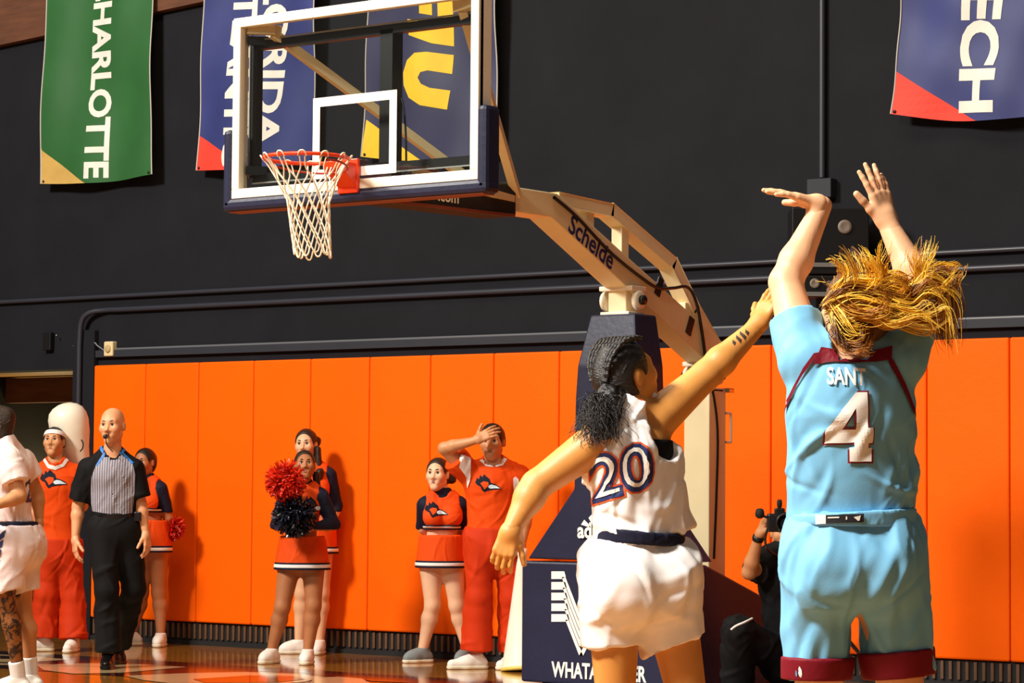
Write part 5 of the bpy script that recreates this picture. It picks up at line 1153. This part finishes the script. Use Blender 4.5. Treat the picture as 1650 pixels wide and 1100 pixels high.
# ================================================================== team mate at the edge of the court
def team_mate():
    D = 17.4
    J = dict(head=(-10, 684, .0), neck=(6, 718, 0), shA=(14, 742, -.13), shB=(36, 744, .15), elA=(32, 800, -.2), wrA=(-12, 816, -.30), elB=(60, 795, .22), wrB=(64, 840, .16),
             hipA=(16, 872, -.09), hipB=(34, 872, .09), knA=(8, 968, -.1), anA=(30, 1086, -.02), knB=(36, 985, .08), anB=(50, 1078, .16))
    p = Person('player in white jersey and shorts with a tattooed leg at the court edge', D, J, -1, skin('tan2', (198, 138, 90)), g=1.0, tw=1.05, face=nrm(vec(-1, .0, .1)), hips=1.1, legw=1.02)
    p.hand('A', vec(-1, .1, -.1), vec(0, -.3, 1), vec(0, 1, 0), (.4, .4, .4, .4)); p.hand('B', vec(0, -1, 0), vec(-1, 0, 0), vec(0, 0, -1), (.4, .4, .4, .4))
    p.build()
    m2 = mat('tattooed_skin', srgb(170, 112, 66), .5)
    nt = m2.node_tree; n = nt.nodes; L = nt.links; t = n.new('ShaderNodeTexNoise'); t.inputs['Scale'].default_value = 16; t.inputs['Detail'].default_value = 5; t.inputs['Distortion'].default_value = 1.5
    tc = n.new('ShaderNodeTexCoord'); L.new(tc.outputs['Object'], t.inputs['Vector']); r = n.new('ShaderNodeValToRGB'); r.color_ramp.elements[0].position = .46; r.color_ramp.elements[1].position = .56
    r.color_ramp.elements[0].color = srgb(44, 28, 20); r.color_ramp.elements[1].color = srgb(150, 92, 44); L.new(t.outputs[0], r.inputs[0]); L.new(r.outputs[0], n['Principled BSDF'].inputs['Base Color'])
    p.obj.data.materials.append(m2); me = p.obj.data; cz = np.zeros(len(me.polygons) * 3); me.polygons.foreach_get('center', cz); cz = cz.reshape(-1, 3) + p.base
    K = (p.J['knA'] + p.J['anA']) / 2; K2 = (p.J['knB'] + p.J['anB']) / 2; dA = np.minimum(np.linalg.norm((cz - p.J['knA'])[:, :2], axis=1), np.linalg.norm((cz - K)[:, :2], axis=1)); dB = np.minimum(np.linalg.norm((cz - p.J['knB'])[:, :2], axis=1), np.linalg.norm((cz - K2)[:, :2], axis=1))
    me.polygons.foreach_set('material_index', ((cz[:, 2] < .85) & (dA < dB)).astype(np.int32)); me.update()
    sh = p.torso(.02) + p.arm('A', .03, 0, .62, .012) + p.arm('B', .03, 0, .5, .012)
    nk = cone(PD(4, 722, D), PD(-2, 700, D), .066, .09, .01)
    jer = p.garment('jersey', sh, C_pink, .0075, [nk], [(PD(25, 840, D), -UZ)], .006, .12, 3, [(.5, 0, 1), (-.5, 0, 1)])
    bv = bvh_of(jer); sc = D / FPX
    decal('number', shape2d(text='2', bold=.03, size=(18 * sc, 38 * sc)), PD(46, 790, D), nrm(vec(.9, 0, .5)), UZ, M_navyp, jer, bv, .004, .02, nrm(vec(-.5, 0, 1)), p.base)
    lg = [cone(p.J['hip' + q] + UZ * .02, p.J['hip' + q] + (p.J['kn' + q] - p.J['hip' + q]) * .98, .125, .118, .04, clips=[(PD(20, y, D), nrm(vec(.25, -1, 0)))]) for q, y in (('A', 950), ('B', 958))]
    so = p.garment('shorts', p.torso(.02, False)[:1] + p.torso(.02, False)[4:6] + [cone(PD(25, 850, D), PD(25, 880, D), .15, .165, .05)] + lg, C_pink, .0075, (), [(PD(25, 846, D), UZ)], .007, .12, 5, [(.5, 0, 1), (1, 0, .3)])
    p.garment('waistband', [cone(PD(25, 838, D), PD(25, 865, D), .165, .168, .02, (p.F, .86))], C_navy, .0075, (), [(PD(25, 840, D), UZ), (PD(25, 850, D), -UZ)], parent=so)
    bv = bvh_of(so)
    for k in range(5): put(p, 'stripe', [(14 - k * 3, 856 + 15 * k), (19 - k * 3, 853 + 15 * k), (17 - k * 3, 864 + 15 * k), (4 - k * 3, 874 + 15 * k), (3 - k * 3, 868 + 15 * k)], M_navyp, so, bv, .005)
    for q in 'AB':
        A = p.J['an' + q]; d = nrm(p.J['kn' + q] - A)
        p.garment('sock', [cone(A - UZ * .03, A + d * .1, .048, .052, .02)], C_wht2, .007, (), [(A + d * .09, d)]); p.shoe(q, nrm(vec(-1, 0, .2)), C_shoe, C_navy, .27)
    p.haircap(H_brn, .014, .0, None, [cone(p.hc - p.face * .07, p.hc - p.face * .06 - p.hu * .10, .06, .05, .03), cone(p.hc - p.face * .09 + p.hu * .05, p.hc - p.face * .09 + p.hu * .06, .05, k=.03)], fold=.005)
    p.eyes(H_brn, LIPN)
team_mate()

# ================================================================== court side photographer
def photographer():
    D = 16.45
    J = dict(head=(1264, 858, .06), neck=(1270, 888, .03), shA=(1240, 902, .0), shB=(1302, 902, .05), elA=(1207, 922, -.16), wrA=(1223, 862, -.26), elB=(1325, 930, -.15), wrB=(1290, 868, -.28),
             hipA=(1255, 1058, .05), hipB=(1298, 1058, .1), knA=(1190, 1016, -.2), anA=(1190, 1120, -.05), knB=(1320, 1110, -.25), anB=(1340, 1122, .2))
    p = Person('crouching photographer in black clothes aiming a camera', D, J, 1, skin('olive', (202, 142, 96)), g=1.0, tw=1.1, face=nrm(vec(-.05, .05, -1)), hs=1.0, hvox=.005)
    p.hand('A', nrm(vec(.35, .95, -.1)), nrm(vec(.7, -.2, .2)), vec(.3, .2, -1), (.5, .5, .5, .5), .03, 1.0); p.hand('B', nrm(vec(-.6, .6, -.2)), nrm(vec(-.2, 1, 0)), vec(-1, 0, 0), (.5, .5, .5, .5), .03, 1.0)
    p.build()
    sh = p.garment('shirt', p.torso(.025) + p.arm('A', .034, 0, .68, .012) + p.arm('B', .034, 0, .68, .012), C_black, .009, [cone(p.N + UZ * .02, p.N + UZ * .1, .066, .09, .01)], [(PD(1275, 1022, D), -UZ)], .008, .12, 3)
    put(p, 'chest_print', [(1250, 897), (1254, 894), (1257, 899), (1262, 901), (1256, 904), (1252, 905)], M_let, sh, bvh_of(sh), .004)
    tr = p.garment('trousers', p.torso(.03, False)[:1] + p.torso(.025, False)[4:6] + [cone(p.P + UZ * .12, p.P, .16, .16, .04)] + p.leg('A', .032, 1.95, .03, .012) + p.leg('B', .032, 1.95, .03, .012), C_black, .009, (), (), .008, .12, 4)
    tube('piping', smoothpath([PD(1178, 1014, D - .36), PD(1186, 1008, D - .37), PD(1200, 1002, D - .36), PD(1212, 996, D - .3)], 12), .007, C_wht2, tr, 6)
    for q in 'AB': p.shoe(q, nrm(vec(-.5, 0, -1)), C_gshoe, C_sole, .28)
    wr = p.J['wrA'] - nrm(p.J['wrA'] - p.J['elA']) * .02; lathe('wristband', [(.034, -.016), (.037, 0), (.034, .016)], wr, M_blk, p.obj, axis=p.J['wrA'] - p.J['elA'], seg=18)
    p.haircap(H_dk, .01, .0, -.03); p.eyes(H_dk, LIPN)
    cc = PD(1256, 842, D - .34); ax = [RH, FH, UZ]
    cm = empty('photo_camera', cc, 'black camera with a big lens held up by the crouching photographer', 'camera')
    box('body', cc, (.15, .08, .11), M_blk, cm, ax=ax, bevel=.012); box('viewfinder', cc + UZ * .068, (.06, .06, .04), M_blk, cm, ax=ax, bevel=.008)
    lathe('lens', [(.036, 0), (.042, .03), (.042, .09), (.058, .12), (.06, .16), (.05, .16), (.04, .12)], cc - FH * .03 + RH * .02, M_blk, cm, axis=-FH, seg=28)
    lathe('lens_glass', [(.045, .0), (.03, .008), (.01, .011)], cc - FH * .16 + RH * .02, mat('lens_glass', srgb(20, 22, 34), .06), cm, axis=-FH, seg=24)
    lathe('microphone', [(.006, 0), (.014, .01), (.016, .03), (.014, .05), (.004, .055)], cc + UZ * .085 + RH * .0, M_blkm, cm, axis=UZ, seg=14)
    bar('side_arm', cc - RH * .07 + UZ * .03, cc - RH * .115 + UZ * .045, .015, .015, M_blk, cm); lathe('side_knob', [(.012, -.03), (.026, -.018), (.028, 0), (.022, .024), (.01, .03)], cc - RH * .118 + UZ * .055, M_blkm, cm, axis=UZ, seg=16)
    tube('strap', smoothpath([cc - RH * .07 - UZ * .03, cc - RH * .085 - UZ * .10, cc - RH * .07 - UZ * .16, cc + RH * .0 - UZ * .2 + FH * .1], 14), .007, M_blk, cm, 6)
photographer()
